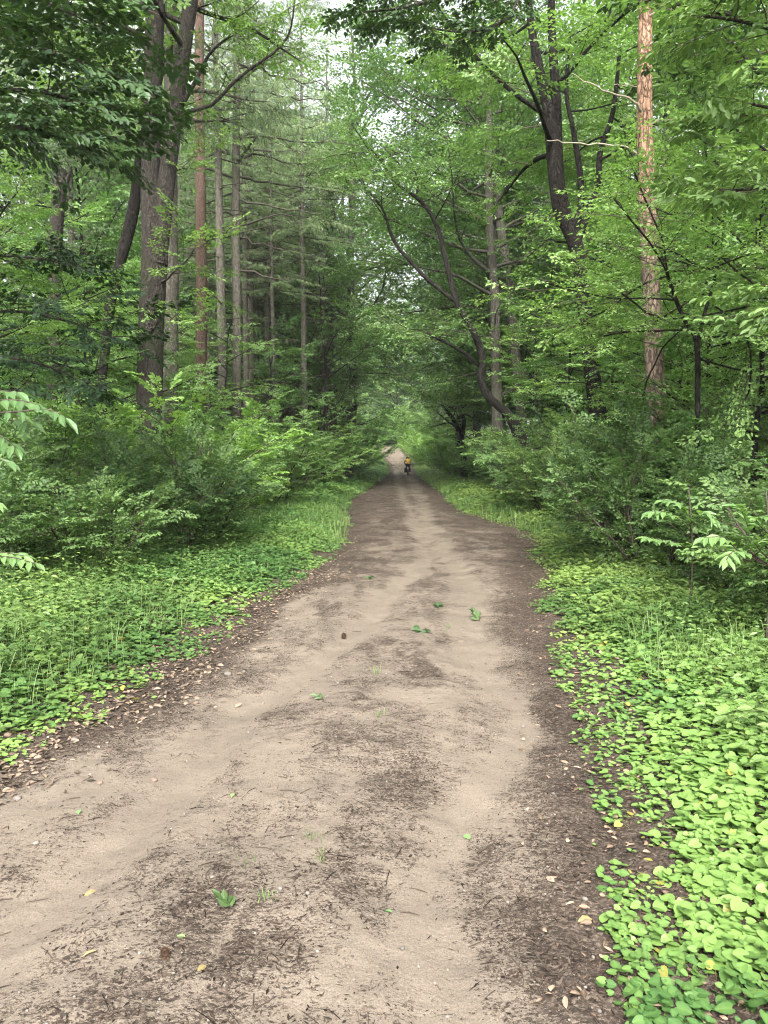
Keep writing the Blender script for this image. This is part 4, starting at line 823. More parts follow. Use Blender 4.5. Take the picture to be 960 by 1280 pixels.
# ------------------------------------------------------------------ shrubs along both sides (px at the foot -> ground point)
def putpx(key, px, py, rz, s, label, cat='shrub', group=None, **k):
    g_ = gpt(px, py); return put(key, g_[0], g_[1], rz, s, label, cat, group, **k)
GL, GR = 'shrubs along the left verge', 'shrubs along the right verge'
for i, (k, x, y, s, lab) in enumerate([
    ('shr_n', -4.6, 8.6, 1.0, 'dark green shrub filling the left edge behind the pale sapling'),
    ('shr_n', -3.6, 9.6, .95, 'low dark shrub at the front of the left thicket'),
    ('shr_c', -4.9, 10.6, 1.15, 'bushy shrub second from the left edge of the thicket'),
    ('shr_c', -3.4, 11.3, 1.0, 'low spreading shrub in front of the forked oak'),
    ('shr_a', -6.6, 11.5, .95, 'tall dark shrub deep at the left edge'),
    ('shr_a', -5.0, 13.2, .9, 'shrub hiding the foot of the forked oak'),
    ('shr_c', -3.3, 13.4, 1.15, 'rounded shrub at the verge just right of the oak foot'),
    ('shr_y', -3.6, 15.6, 1.0, 'light green shrub right of the forked oak trunk'),
    ('shr_y', -4.2, 18.0, .95, 'tall light green shrub below the reddish pine'),
    ('shr_b', -3.4, 20.5, .9, 'airy tall shrub leaning towards the left verge'),
    ('shr_b', -5.6, 20.8, 1.1, 'high bush standing behind the light green shrub'),
    ('shr_a', -3.1, 24.0, 1.05, 'shrub beside the narrowest bend of the left verge'),
    ('shr_b', -4.2, 27.5, 1.05, 'tall bush below the spruce trunks'),
    ('shr_b', -3.4, 32.0, 1.1, 'bush behind the bend of the left verge'),
    ('shr_b', -3.6, 38.0, 1.2, 'bush on the left where the track straightens'),
    ('shr_b', -3.2, 46.0, 1.2, 'distant left bush short of the cyclist'),
    ('shr_y', -3.0, 57.0, 1.3, 'far left bush almost level with the cyclist'),
    ('shr_y', -3.2, 72.0, 1.5, 'farthest bright bush on the left verge'),
    ('shr_b', -7.2, 15.5, 1.0, 'dim shrub between the left trunks'),
    ('shr_b', -8.6, 19.5, 1.1, 'dim shrub under the broken trunk')]):
    put(k, x-(.7 if 15 < y < 60 and x > -5 else .35 if 60 <= y else 0), y, i*1.7, s, lab, 'shrub', GL)
for i, (k, x, y, s, lab) in enumerate([
    ('shr_n', 4.1, 6.6, .95, 'leafy shrub at the right edge behind the pale sapling'),
    ('shr_n', 3.9, 8.2, .95, 'dark low shrub behind the green sapling on the right'),
    ('shr_n', 5.1, 8.4, 1.1, 'tall dark shrub at the right edge'),
    ('shr_c', 3.6, 9.9, 1.0, 'low shrub at the foot of the right thicket'),
    ('shr_a', 5.4, 10.8, 1.0, 'dense shrub below the slim black-stemmed tree'),
    ('shr_c', 3.7, 11.9, 1.15, 'spreading shrub in front of the pine'),
    ('shr_a', 4.4, 13.4, .9, 'shrub hiding the foot of the pine'),
    ('shr_c', 3.7, 14.9, 1.3, 'rounded bush at the right verge beside the dark oak'),
    ('shr_c', 4.0, 17.0, 1.0, 'bush with flat pale sprays before the dark oak trunk'),
    ('shr_c', 3.7, 19.5, 1.25, 'low bush where the right verge bulges'),
    ('shr_a', 4.0, 22.5, 1.0, 'bush just past the bulge of the right verge'),
    ('shr_a', 4.4, 26.0, 1.05, 'bush under the bending oak limbs'),
    ('shr_a', 4.5, 30.0, 1.0, 'bush beside the foot of the bending oak'),
    ('shr_a', 4.8, 35.5, 1.1, 'bush beyond the bending oak'),
    ('shr_b', 5.3, 43.0, .9, 'bush beside the small forked dark tree'),
    ('shr_y', 5.6, 54.0, 1.0, 'bright bush on the right short of the cyclist'),
    ('shr_y', 6.2, 68.0, 1.1, 'bright bush right beside the cyclist'),
    ('shr_y', 6.0, 84.0, 1.4, 'farthest bush on the right verge'),
    ('shr_a', 6.6, 13.0, 1.2, 'dim shrub right of the pine trunk'),
    ('shr_a', 6.4, 17.5, 1.2, 'dim shrub between the pine and the dark oak')]):
    put(k, x+(.9 if 14 < y < 50 and x < 5.5 else 0), y, i*2.3+.5, s, lab, 'shrub', GR)

# ------------------------------------------------------------------ young trees (middle layer)
GY = 'young broadleaf trees under the canopy'
for i, (k, x, y, s, lab) in enumerate([
    ('sap_a', 6.6, 9.6, 1.0, 'young beech with layered sprays filling the right edge'),
    ('sap_b', 5.6, 11.9, .9, 'young beech right behind the slim black stem'),
    ('sap_a', 8.2, 13.6, 1.15, 'tall young beech right of the pine'),
    ('sap_b', 7.9, 15.6, 1.0, 'young beech right of the dark oak trunk'),
    ('sap_c', 7.4, 17.6, 1.0, 'high young beech between the pine and the dark oak'),
    ('sap_b', 5.2, 21.5, 1.0, 'young tree left of the dark oak foot'),
    ('sap_a', 7.2, 24.5, 1.05, 'young tree behind the dark oak'),
    ('sap_c', 10.4, 17.5, 1.1, 'young tree deep in the right woods'),
    ('sap_c', 10.6, 23.0, 1.2, 'young tree deep behind the dark oak'),
    ('sap_a', 6.6, 34.0, 1.1, 'young tree below the paired grey trunks'),
    ('sap_a', -7.2, 13.5, .95, 'young beech left of the forked oak'),
    ('sap_b', -6.4, 16.8, .9, 'young beech half hidden by the forked oak'),
    ('sap_a', -9.4, 17.6, 1.0, 'young beech at the left edge of the woods'),
    ('sap_b', -6.6, 22.5, 1.0, 'young tree between the oak and the reddish pine'),
    ('sap_b', -5.4, 27.0, 1.0, 'young tree in front of the spruce trunks'),
    ('sap_a', -4.8, 34.0, 1.0, 'young tree on the left before the arching trees'),
    ('sap_c', -10.5, 25.0, 1.1, 'young tree deep in the left woods')]):
    put(k, x, y, i*1.3, s, lab, 'tree', GY)

# ------------------------------------------------------------------ spruces left, broadleaf trees arching over
GS = 'spruce trunks left of the track'
def colx(px, Y): return (px-480)/F*Y
for i, (k, px, Y, s, lab) in enumerate([
    ('con_a', 279, 29, .95, 'grey spruce trunk right beside the reddish pine'), 
    ('con_b', 308, 38, 1.0, 'thinner spruce trunk third right of the reddish pine'), ('con_a', 335, 42, 1.0, 'slim spruce standing alone behind bare branches'),
    ('con_b', 383, 40, 1.05, 'spruce trunk left of the arching trees'), ('con_a', 405, 46, .9, 'spruce trunk nearest the track'),
    ('con_b', 135, 34, 1.0, 'pale spruce trunk left of the bent dark trunk'), ('con_c', 96, 30, .95, 'green-branched spruce behind the broken trunk'),
    ('con_a', 5, 27, 1.0, 'spruce trunk on the left edge of the frame'), ('con_c', 40, 38, 1.1, 'tall green spruce in the upper left woods'),
    ('con_b', 150, 44, 1.0, 'pale slim spruce between broken trunk and forked oak'), ('con_b', 322, 46, 1.05, 'very slim spruce between two stouter trunks'), ('con_a', 360, 50, 1.0, 'slim spruce trunk left of the arching trees, farther back'), ('con_c', 330, 62, 1.1, 'feathery spruce far behind the bare branches'),
    ('con_d', 352, 52, 1.1, 'feathery conifer hanging fine foliage above the bare branches'), ('con_d', 412, 50, 1.0, 'feathery conifer nearest the sky gap over the track'),
    ('con_b', 345, 37, .78, 'thin spruce pole right of the long bare boughs'), ('con_a', 318, 42, .82, 'thin spruce pole seen through the bare boughs'), ('con_b', 368, 46, .9, 'thin grey spruce pole farther right in the bare boughs'), ('con_b', 264, 37, .8, 'thin spruce pole tight behind the reddish pine'),
    ('con_c', 232, 40, 1.1, 'feathery spruce between the oak stems and the reddish pine')]):
    put(k, colx(px, Y), Y, i*2.1, s, lab, 'tree', GS)
GA = 'broadleaf trees arching over the track'
for i, (k, x, y, s, lab) in enumerate([
    ('dec_c', -3.3, 42, .85, 'fresh green tree arching over the track from the left'), ('dec_w', -6.0, 62, .9, 'wide leafy tree second in the row arching from the left'),
    ('dec_w', -9.5, 68, 1.05, 'wide leafy tree on the left short of the cyclist'), ('dec_w', -12.5, 84, 1.1, 'wide leafy tree on the left just beyond the cyclist'),
    ('dec_w', 8.6, 42, 1.05, 'wide leafy tree arching from the right behind the bending oak'), ('dec_w', 8.0, 56, 1.0, 'wide leafy tree on the right near the small forked tree'),
    ('dec_w', 11.0, 72, 1.1, 'wide leafy tree on the right beside the cyclist'), ('dec_w', 15.5, 92, 1.2, 'wide leafy tree on the right beyond the cyclist'),
    ('dec_b', 5.6, 38, 1.2, 'tall thin-crowned tree filling the sky gap from the right'), ('dec_b', -3.9, 54, 1.25, 'tall thin-crowned tree filling the sky gap from the left'), ('dec_c', 9.3, 36.5, .95, 'fresh green tree behind the bending oak'),
    ('dec_b', 10.0, 29, 1.0, 'tall leafy tree right of the paired grey trunks'), ('dec_b', 13.0, 24, 1.0, 'tall leafy tree behind the pine'),
    ('dec_a', 9.8, 12.8, .85, 'leafy tree rising outside the right edge'), ('dec_b', 13.5, 17.5, .95, 'leafy tree deep at the right edge'),
    ('dec_b', -11, 50, 1.0, 'leafy tree among the spruces'), ('dec_c', -11.5, 31, 1.0, 'leafy tree in the left woods behind the broken trunk')]):
    put(k, x, y, i*2.7+1, s, lab, 'tree', GA)

# ------------------------------------------------------------------ forest behind
rng = np.random.default_rng(77); cnt = 0
for side in (-1, 1):
    for Yr in (34, 42, 51, 61, 73, 88, 106, 128):
        x = 9.5+rng.uniform(0, 3)
        while x < Yr*.52+6:
            xx = side*x; yy = Yr+rng.uniform(-3.5, 3.5)
            if side < 0: k = rng.choice(['con_a', 'con_b', 'con_c', 'con_c', 'dec_b'])
            else: k = rng.choice(['dec_a', 'dec_b', 'dec_c', 'con_c'])
            con = k.startswith('con')
            u_ = abs(xx)/(yy*.5); zone = 'close to the track' if u_ < .34 else ('midway to the frame edge' if u_ < .7 else 'near the frame edge')
            dep = 'in the nearer rows' if yy < 47 else ('in the middle rows' if yy < 80 else 'in the farthest rows')
            put(k, xx, yy, rng.uniform(0, 6.28), rng.uniform(.85, 1.15), ('spruce' if con else 'broadleaf tree')+' in the '+('left' if side < 0 else 'right')+' woods '+zone+', '+dep, 'tree', 'trees deep in the forest')
            x += rng.uniform(5, 8)*(.8+Yr/110); cnt += 1
for i, (x, y, k) in enumerate([(-11, 100, 'dec_a'), (-14, 122, 'dec_w'), (18, 104, 'dec_w'), (17, 122, 'dec_w'), (2, 152, 'dec_c'), (-3, 160, 'dec_c'), (6, 156, 'dec_c'), (-7, 150, 'dec_c'), (0.5, 168, 'dec_c'), (10, 160, 'dec_c'), (7, 162, 'dec_a'), (-12, 152, 'dec_w'), (12, 150, 'dec_w'), (4, 180, 'dec_w'), (-8, 180, 'dec_w'), (18, 172, 'dec_w'), (-20, 168, 'dec_w')]):
    put(k, x, y, i*1.9, 1.3 if y < 140 else 1.75, 'broadleaf tree '+('closing the view straight beyond the end' if y > 140 and -6 < x < 8 else ('left' if x < 0 else 'right')+' of the end' if y > 140 else ('left' if x < 0 else 'right')+' side beyond the cyclist')+' of the track', 'tree', 'trees closing the far end')
for i, (x, y) in enumerate([(6.0, 98), (5.6, 110), (5.2, 120), (-2.6, 98), (-4.5, 112), (3.2, 140), (6.6, 104), (8, 112), (-4, 104), (0.5, 152), (6.5, 146), (8.5, 126), (-2, 150), (-5, 152), (-8, 150), (4, 156), (10, 154), (-11, 148), (13, 150), (1.5, 166), (-3.5, 164)]):
    put('shr_y', x, y, i*1.1, 1.4 if y < 135 else 2.3, 'lime green bush '+(('left' if x < 1 else 'right')+' of the far bend of the track' if y < 135 else 'at the very end of the visible track'), 'shrub', 'bushes at the far bend')
for side in (-1, 1):
    for i in range(34):
        y = rng.uniform(20, 75); x = side*rng.uniform(7.5, max(9, y*.5))
        put(rng.choice(['shr_b', 'sap_b', 'sap_a']), x, y, rng.uniform(0, 6), rng.uniform(.9, 1.3), 'understorey bush in the '+('left' if side < 0 else 'right')+' woods '+('in front' if y < 38 else 'halfway in' if y < 56 else 'far back')+(' near the track side' if abs(x)/(y*.5) < .6 else ' towards the frame edge'), 'shrub', 'understorey bushes deep in the forest', name='understorey_bush')
for i, (k, px, Y, sc_, lab) in enumerate([('dec_b', 434, 50, 1.5, 'tall leafy tree standing at the left edge of the track far ahead'), ('dec_b', 604, 58, 1.5, 'tall leafy tree directly behind the bending limbs'), ('con_c', 300, 46, 1.4, 'tall feathery spruce behind the slim trunks'), ('con_c', 372, 60, 1.6, 'tallest feathery spruce left of the arching trees'), ('dec_b', 335, 70, 1.7, 'tall pale leafy crown behind the spruces'), ('dec_w', 262, 58, 1.5, 'broad leafy crown behind the reddish pine'),
    ('dec_b', 425, 72, 1.6, 'tall leafy crown closing the gap left of the track'), ('con_d', 315, 40, 1.05, 'feathery conifer hanging fine twigs among the slim trunks'), ('dec_b', 180, 48, 1.4, 'leafy crown behind the forked oak'), ('dec_w', 60, 50, 1.3, 'broad leafy crown filling the left background'), ('dec_b', 120, 62, 1.6, 'tall leafy crown far in the left woods'),
    ('dec_w', 575, 66, 1.45, 'tall broad crown behind the bending oak'), ('dec_b', 640, 52, 1.5, 'tall leafy crown behind the paired grey trunks'), ('dec_b', 700, 46, 1.4, 'tall leafy crown behind the dark oak'), ('dec_w', 800, 40, 1.2, 'broad leafy crown behind the orange-barked pine'), ('dec_w', 900, 36, 1.2, 'broad leafy crown in the upper right background')]):
    put(k, colx(px, Y), Y, i*1.9+.4, sc_, lab, 'tree', 'tall crowns behind the front trees')
GH = 'low bushy trees closing the view'
for i, (x, y, k, sc_) in enumerate([(-9, 140, 'sap_a', 1.8), (-5, 148, 'sap_c', 1.6), (0, 158, 'sap_a', 2.0), (4, 154, 'sap_b', 2.0), (9, 150, 'sap_c', 1.8), (13, 142, 'sap_a', 1.9), (-14, 146, 'sap_b', 2.1), (-3, 172, 'sap_c', 2.2), (3, 176, 'sap_a', 2.4), (10, 170, 'sap_c', 2.2), (-11, 170, 'sap_a', 2.3), (17, 160, 'sap_b', 2.4), (-18, 160, 'sap_c', 2.0), (-6.5, 88, 'sap_a', 1.4), (-7, 104, 'sap_b', 1.6), (8, 94, 'sap_a', 1.4), (9, 108, 'sap_b', 1.6), (7.5, 120, 'sap_c', 1.3), (-6, 118, 'sap_a', 1.5), (-5.2, 70, 'sap_b', 1.3), (-4.8, 56, 'sap_b', 1.1), (6.8, 58, 'sap_b', 1.2), (7.4, 74, 'sap_a', 1.2)]):
    put(k, x, y, i*1.7, sc_, 'bushy young tree '+('filling the gap at the very end of the track' if y > 135 else 'on the '+('left' if x < 0 else 'right')+' behind the far verge bushes'), 'tree', GH)
import bmesh
bm_ = bmesh.new(); bmesh.ops.create_cube(bm_, size=1)
for v in bm_.verts: v.co.x *= 1300; v.co.y = v.co.y*1300+100; v.co.z = 72.0 if v.co.z > 0 else -3.0
me = bpy.data.meshes.new('haze'); bm_.to_mesh(me); bm_.free(); hz, hn = mat('forest_air')
pv = N(hn, 'ShaderNodeVolumePrincipled'); pv.inputs['Color'].default_value = (.90, .97, .93, 1); pv.inputs['Density'].default_value = .0004; pv.inputs['Anisotropy'].default_value = .2
ho = N(hn, 'ShaderNodeOutputMaterial'); hn.links.new(pv.outputs[0], ho.inputs['Volume']); me.materials.append(hz); tag(link('haze', me), 'thin pale air between the far trees', 'haze', kind='stuff')
print('background trees', cnt)

# ------------------------------------------------------------------ cyclist riding away
CX, CY_ = 2.15, 70.0; CZ = gz1(CX, CY_)
def skin(name, verts, edges, rad, m, parent=None, root=0, loc=(0, 0, 0)):
    me = bpy.data.meshes.new(name); me.from_pydata([tuple(v) for v in verts], edges, []); me.materials.append(m); o = link(name, me, parent); o.location = loc
    me.skin_vertices.new(name='') if hasattr(me.skin_vertices, 'new') else None
    md = o.modifiers.new('skin', 'SKIN'); md.use_smooth_shade = True
    if not me.skin_vertices:
        bm_ = __import__('bmesh').new(); bm_.from_mesh(me); bm_.verts.layers.skin.verify(); bm_.to_mesh(me); bm_.free()
    for i, r in enumerate(rad):
        me.skin_vertices[0].data[i].radius = (r, r) if not isinstance(r, tuple) else r
    me.skin_vertices[0].data[root].use_root = True
    o.modifiers.new('sub', 'SUBSURF').render_levels = 1; return o
M_SKIN = plain('skin', (.45, .27, .19), .6, .3, .05); M_SHIRT = plain('yellow_shirt_cloth', (.70, .44, .06), .85, .2, .1)
M_BLACK = plain('black_cloth', (.018, .018, .02), .8, .2, .2); M_HAIR = plain('brown_hair', (.12, .05, .025), .7, .3, .3)
M_RUBBER = plain('black_rubber', (.02, .02, .02), .8, .2, .1); M_STEEL = plain('grey_painted_metal', (.12, .13, .14), .35, .5, .05, metallic=.6); M_WHITE = plain('white_reflector', (.75, .75, .75), .3, .5, .02)
V = [(0, -.18, .98), (0, -.05, 1.16), (0, .10, 1.34), (0, .22, 1.44), (0, .31, 1.50), (0, .37, 1.57)]; E = [(0, 1), (1, 2), (2, 3), (3, 4), (4, 5)]; Rd = [.14, .13, .16, .06, .08, .085]
for s_ in (-1, 1):
    b = len(V); V += [(s_*.2, .14, 1.37), (s_*.29, .26, 1.18), (s_*.27, .47, 1.05), (s_*.26, .53, 1.04)]; E += [(2, b), (b, b+1), (b+1, b+2), (b+2, b+3)]; Rd += [.07, .05, .032, .036]
    for q in range(5):
        f = len(V); ox = (q-2)*.017; V += [(s_*.26+ox, .58-.01*abs(q-2), 1.035), (s_*.26+ox*1.1, .585-.01*abs(q-2), 1.0)]; E += [(b+3, f), (f, f+1)]; Rd += [.009, .008]
    b = len(V); ky, kz, ay, azz = (.20, .78, .02, .42) if s_ < 0 else (.20, .62, -.02, .20)
    V += [(s_*.11, -.12, .94), (s_*.13, ky, kz), (s_*.12, ay, azz), (s_*.12, ay+.16, azz-.06)]; E += [(0, b), (b, b+1), (b+1, b+2), (b+2, b+3)]; Rd += [.10, .065, .042, .035]
per = skin('person', V, E, Rd, M_SKIN, loc=(CX, CY_, CZ)); tag(per, 'cyclist in a yellow shirt and black trousers riding away down the track', 'person')
skin('shirt', [(0, -.17, 1.0), (0, -.05, 1.17), (0, .10, 1.35), (0, .19, 1.41), (.2, .14, 1.38), (.285, .25, 1.2), (-.2, .14, 1.38), (-.285, .25, 1.2)], [(0, 1), (1, 2), (2, 3), (2, 4), (4, 5), (2, 6), (6, 7)], [.16, .155, .185, .09, .085, .065, .085, .065], M_SHIRT, per)
skin('trousers', [(0, -.19, .97), (-.11, -.12, .93), (-.13, .20, .78), (-.12, .03, .50), (.11, -.12, .93), (.13, .20, .62), (.12, 0, .28)], [(0, 1), (1, 2), (2, 3), (0, 4), (4, 5), (5, 6)], [.165, .115, .08, .06, .115, .08, .06], M_BLACK, per)
mb = MB(); Vs, Qs = stone_mesh(.115, 3, 1.0); mb.add(Vs+np.array([0, .355, 1.60]), Q=Qs, smooth=True); link('hair', mb.mesh('hair', M_HAIR), per)
mb = MB()
for s_, ay, azz in ((-1, .02, .42), (1, -.02, .20)): tube(mb, [(s_*.12, ay-.05, azz-.03), (s_*.12, ay+.05, azz-.05), (s_*.12, ay+.2, azz-.08)], [.04, .05, .035], 8)
link('shoes', mb.mesh('shoes', M_BLACK), per)
bike = empty('bicycle', (CX, CY_, CZ)); tag(bike, 'bicycle ridden by the cyclist in the yellow shirt', 'bicycle')
for wy in (-.52, .56):
    w_ = MB(); th = np.linspace(0, 2*pi, 33); tube(w_, np.stack([0*th, wy+.33*np.cos(th), .35+.33*np.sin(th)], -1), np.full(33, .022), 8, cap=False); wo_ = link('wheel', w_.mesh('wheel', M_RUBBER), bike)
    r_ = MB(); tube(r_, np.stack([0*th, wy+.305*np.cos(th), .35+.305*np.sin(th)], -1), np.full(33, .01), 6, cap=False)
    for a in np.arange(0, 2*pi, pi/8): tube(r_, [(0, wy, .35), (0, wy+.3*cos(a), .35+.3*sin(a))], [.002, .002], 3)
    link('rim', r_.mesh('rim', M_STEEL), wo_)
fr = MB()
for a, b in (((0, -.2, .35), (0, -.22, .9)), ((0, -.2, .35), (0, .32, .78)), ((0, -.22, .82), (0, .3, .9)), ((0, -.52, .35), (0, -.2, .35)), ((0, -.52, .35), (0, -.22, .82)), ((0, .28, .98), (0, .4, .62)), ((.04, .4, .62), (.05, .56, .35)), ((-.04, .4, .62), (-.05, .56, .35)), ((-.12, -.2, .35), (.12, -.2, .35))): tube(fr, [a, b], [.016, .016], 6)
link('frame', fr.mesh('frame', M_STEEL), bike)
hb = MB(); tube(hb, [(-.3, .5, 1.02), (-.2, .46, 1.03), (0, .32, 1.0), (.2, .46, 1.03), (.3, .5, 1.02)], [.014]*5, 6); link('handlebar', hb.mesh('handlebar', M_STEEL), bike)
sd = MB(); tube(sd, [(0, -.38, .93), (0, -.26, .93), (0, -.02, .92)], [.09, .08, .025], 8); link('saddle', sd.mesh('saddle', M_BLACK), bike)
rk = MB(); [tube(rk, [a, b], [.008, .008], 5) for a, b in (((-.06, -.25, .74), (-.06, -.8, .74)), ((.06, -.25, .74), (.06, -.8, .74)), ((-.06, -.55, .74), (-.06, -.52, .36)), ((.06, -.55, .74), (.06, -.52, .36)), ((-.06, -.8, .74), (.06, -.8, .74)))]; link('luggage_rack', rk.mesh('luggage_rack', M_STEEL), bike)
rf = MB(); tube(rf, [(0, -.83, .60), (0, -.85, .60)], [.045, .045], 10); tube(rf, [(0, -.83, .60), (0, -.8, .74)], [.01, .01], 4); link('rear_reflector', rf.mesh('rear_reflector', M_WHITE), bike)
def bag(label, x, wdt, h):
    bm_ = __import__('bmesh').new(); __import__('bmesh').ops.create_cube(bm_, size=1)
    for v in bm_.verts: v.co.x *= wdt*(1.1 if v.co.z < 0 else .85); v.co.y *= .36*(1.05 if v.co.z < 0 else .9); v.co.z *= h
    __import__('bmesh').ops.bevel(bm_, geom=bm_.edges[:], offset=.03, segments=3, affect='EDGES')
    me = bpy.data.meshes.new('pannier'); bm_.to_mesh(me); bm_.free(); me.materials.append(M_BLACK); o = link('pannier', me); o.location = (CX+x, CY_-.55, CZ+.72-h/2); 
    return tag(o, label, 'bag')
bag('large black pannier hanging on the left of the bicycle', -.21, .24, .44); bag('slim black pannier hanging on the right of the bicycle', .17, .15, .38)

# ------------------------------------------------------------------ single things lying on the track
def gp3(px, py): g_ = gpt(px, py); return np.array([g_[0], g_[1], gz1(g_[0], g_[1])])
M_SPRIG = leaf_mat('torn_oak_leaf', (.025, .055, .018), (.07, .12, .04), trans=.2, objvar=.2)
M_PALELEAF = leaf_mat('fallen_green_leaf', (.12, .21, .08), (.19, .28, .11), trans=.2, objvar=.1)
M_DRY1 = leaf_mat('curled_dry_leaf', (.10, .085, .035), (.26, .19, .09), trans=.1, objvar=.3)
M_CONE = plain('pine_cone_scale', (.07, .042, .028), .85, .2, .3, 60, tintvar=.4)
rng = np.random.default_rng(91)
def sprig(px, py, n, L, label, m_=None, W=.55, up=.25, name='leafy_sprig'):
    p = gp3(px, py); wood, lf = MB(), MB(); a0 = rng.uniform(0, 360); e = p+az(a0)*L*1.3+np.array([0, 0, .012]); tube(wood, [p+[0, 0, .006], (p+e)/2+[0, 0, .012], e], [.003, .0022, .001], 5)
    t = np.linspace(.25, 1, n); a = np.radians(a0)+rng.uniform(-1.3, 1.3, n); leaves(lf, p+(e-p)*t[:, None]+np.array([0, 0, .01]), np.stack([np.cos(a), np.sin(a), rng.uniform(-.1, up*2, n)], -1), np.stack([rng.normal(0, .6, n), rng.normal(-.3, .5, n), np.ones(n)], -1), L*rng.uniform(.7, 1.1, n), L*W*rng.uniform(.8, 1.1, n), 'd8')
    r = empty(name); r.location = p; 
    for nm, b_, mm in (('twig', wood, M_TWIG), ('leaves', lf, m_ or M_SPRIG)):
        me = b_.mesh(nm, mm); me.transform(__import__('mathutils').Matrix.Translation(-p)); link(nm, me, r)
    return tag(r, label, 'sprig')
sprig(600, 775, 9, .11, 'dark green leaf sprig standing up on the track right of centre', up=.9)
sprig(540, 797, 8, .10, 'yellow green wilted sprig on the middle of the track')
sprig(548, 765, 6, .08, 'small green sprig just beyond the wilted one')
sprig(405, 884, 6, .05, 'pale green sprig between the wheel tracks')
sprig(295, 1158, 7, .055, 'fresh torn oak sprig low on the middle ridge', up=.7)
sprig(472, 728, 5, .08, 'dark leaf scrap on the left sand track')
def one_leaf(px, py, L, W, label, m_, curl=.3, kind='d8'):
    p = gp3(px, py); mb = MB(); a = rng.uniform(0, 6.28); leaves(mb, [(0, 0, .006)], [(cos(a), sin(a), .1)], [(rng.normal(0, curl), rng.normal(-.2, curl), 1)], L, W, kind); o = link('fallen_leaf', mb.mesh('fallen_leaf', m_)); o.location = p; return tag(o, label, 'leaf')
one_leaf(583, 1045, .035, .03, 'single bright green leaf lying on pale sand', M_PALELEAF, .1, 'heart')
one_leaf(292, 1005, .04, .022, 'pale yellow green leaf on the gravelly middle', M_PALELEAF)
one_leaf(100, 1026, .04, .025, 'small green leaf beside the left sand track', M_PALELEAF)
one_leaf(105, 1122, .05, .028, 'curled olive brown leaf on the left sand track', M_DRY1, .7)
one_leaf(122, 1213, .045, .022, 'curled tan leaf near the lower left corner', M_DRY1, .7)
one_leaf(258, 1228, .035, .025, 'flat straw coloured leaf right of the pine cone', M_DRY1, .2)
one_leaf(740, 1153, .055, .035, 'pale dry leaf at the right edge of the track', M_DRY1, .4)
one_leaf(490, 1147, .03, .02, 'green leaf scrap on the sand in the lower middle', M_PALELEAF)
one_leaf(232, 1195, .03, .02, 'tiny lime leaf above the pine cone', M_PALELEAF)
def cone(px, py, r, label):
    p = gp3(px, py); body, sc_ = MB(), MB(); V_, Q_ = stone_mesh(r*.62, 2, 1.3); body.add(V_+np.array([0, 0, r*.7]), Q=Q_, smooth=True); n = 60; i = np.arange(n); t = (i+.5)/n; ph = i*2.4; rr = np.sin(pi*(t*.85+.12)); nn = np.stack([np.cos(ph)*rr, np.sin(ph)*rr, np.cos(pi*(t*.85+.12))*1.2], -1)
    leaves(sc_, nn*r*.5+np.array([0, 0, r*.7]), nn+np.array([0, 0, .5]), nn, r*.55, r*.5, 'd8')
    ro = empty('pine_cone', p); link('core', body.mesh('core', M_CONE), ro); link('scales', sc_.mesh('scales', M_CONE), ro); return tag(ro, label, 'cone')
cone(207, 1218, .019, 'dark open pine cone in the lower left of the track'); cone(430, 801, .03, 'dark pine cone on the left sand track far ahead')
def stone(px, py, r, label, m_=None):
    p = gp3(px, py); mb = MB(); V_, Q_ = stone_mesh(r, int(px), .55); mb.add(V_+np.array([0, 0, r*.3]), Q=Q_, smooth=True, tint=rng.random()); o = link('stone', mb.mesh('stone', m_ or M_STONE)); o.location = p; return tag(o, label, 'stone')
M_BROWNST = plain('brown_stone', (.13, .09, .07), .9, .2, .3, 40, tintvar=.3); M_PALEST = plain('pale_stone', (.13, .115, .10), .9, .2, .2, 30, tintvar=.1)
stone(193, 981, .017, 'brown stone beside the left sand track', M_BROWNST); stone(285, 851, .03, 'pale flat stone on the litter at the left edge', M_PALEST); stone(93, 928, .022, 'grey stone among dry leaves at the left verge'); stone(136, 944, .014, 'reddish stone in the dark left edge litter', M_BROWNST)
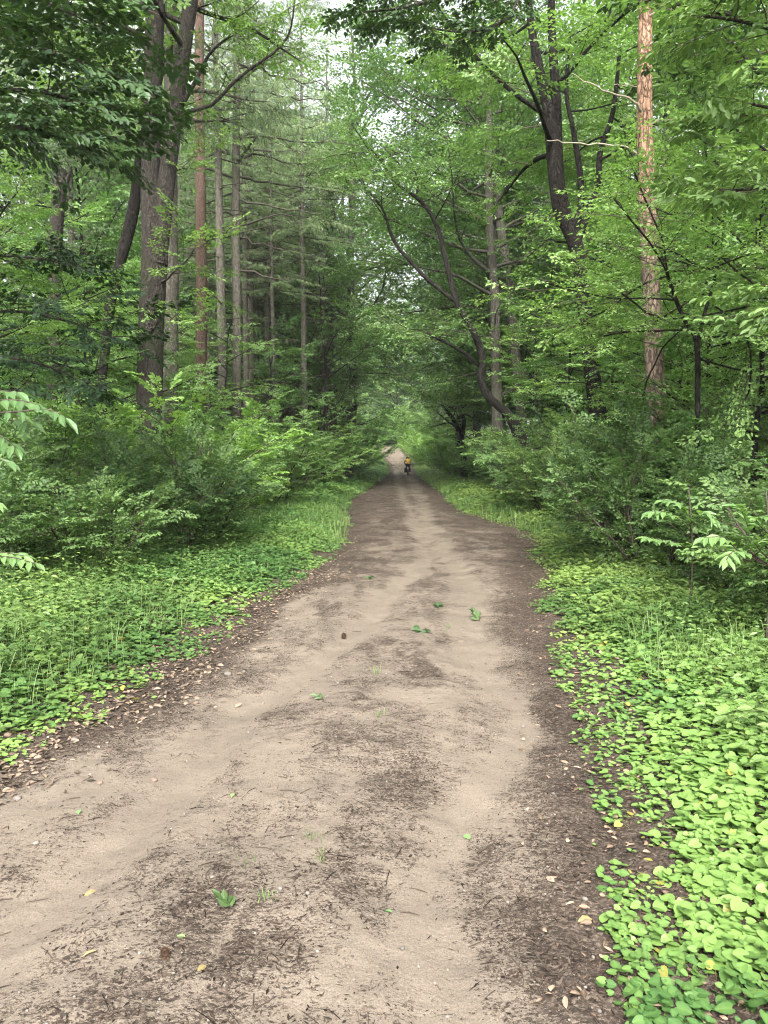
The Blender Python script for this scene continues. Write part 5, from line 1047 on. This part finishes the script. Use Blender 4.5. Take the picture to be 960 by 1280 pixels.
stone(125, 987, .016, 'brown stone nearest the left frame edge', M_BROWNST); stone(22, 1004, .02, 'flat pale stone in the leaf litter at far left', M_PALEST); stone(245, 884, .018, 'small round stone on the left edge litter', M_BROWNST); stone(262, 875, .014, 'second small stone above the round one', M_BROWNST); stone(305, 846, .014, 'little grey stone beside the pale flat one')
def stick(pts, r, label, m_=None):
    P = smooth_path(np.array([gp3(*q)+[0, 0, r] for q in pts]), 3); c = P[0].copy(); mb = MB(); tube(mb, P-c, np.linspace(r, r*.4, len(P)), 5); o = link('stick', mb.mesh('stick', m_ or M_TWIG)); o.location = c; return tag(o, label, 'stick')
stick([(597, 1063), (606, 1058), (616, 1052)], .006, 'short black stick on sand below the bright leaf'); stick([(432, 948), (470, 940), (505, 938)], .003, 'thin straight stick lying across the middle ridge', M_DEADTWIG)
stick([(668, 1195), (690, 1225), (712, 1218)], .003, 'thin curved stick in the lower right litter'); stick([(700, 1245), (708, 1232), (711, 1222)], .002, 'slender pale stick crossing the curved one', M_DEADTWIG); stick([(375, 972), (410, 974)], .003, 'short stick in the gravelly middle', M_DEADTWIG)
stick([(630, 1190), (650, 1215), (655, 1235)], .003, 'crooked dark stick left of the curved one'); stick([(320, 1275), (345, 1262)], .003, 'little stick at the bottom edge of the frame')
def tuft(px, py, n, h, label):
    p = gp3(px, py); mb = MB(); s = h*.35; blade_mb(mb, rng.normal(0, s, n), rng.normal(0, s, n), np.zeros(n), h*.4, h, .003, .7); o = link('grass_tuft', mb.mesh('grass_tuft', M_GRASS)); o.location = p; return tag(o, label, 'grass tuft')
tuft(390, 1058, 16, .07, 'grass tuft on the middle ridge'); tuft(402, 1085, 14, .06, 'grass tuft just below another on the ridge'); tuft(330, 1142, 18, .05, 'yellowish grass tuft right of the torn oak sprig'); tuft(305, 1098, 8, .05, 'sparse thin grass left of the two ridge tufts'); tuft(468, 850, 18, .09, 'faint grass tuft in the middle of the track'); tuft(474, 905, 14, .06, 'small grass tuft before the faint one'); tuft(560, 790, 12, .07, 'sparse grass beside the wilted sprig')
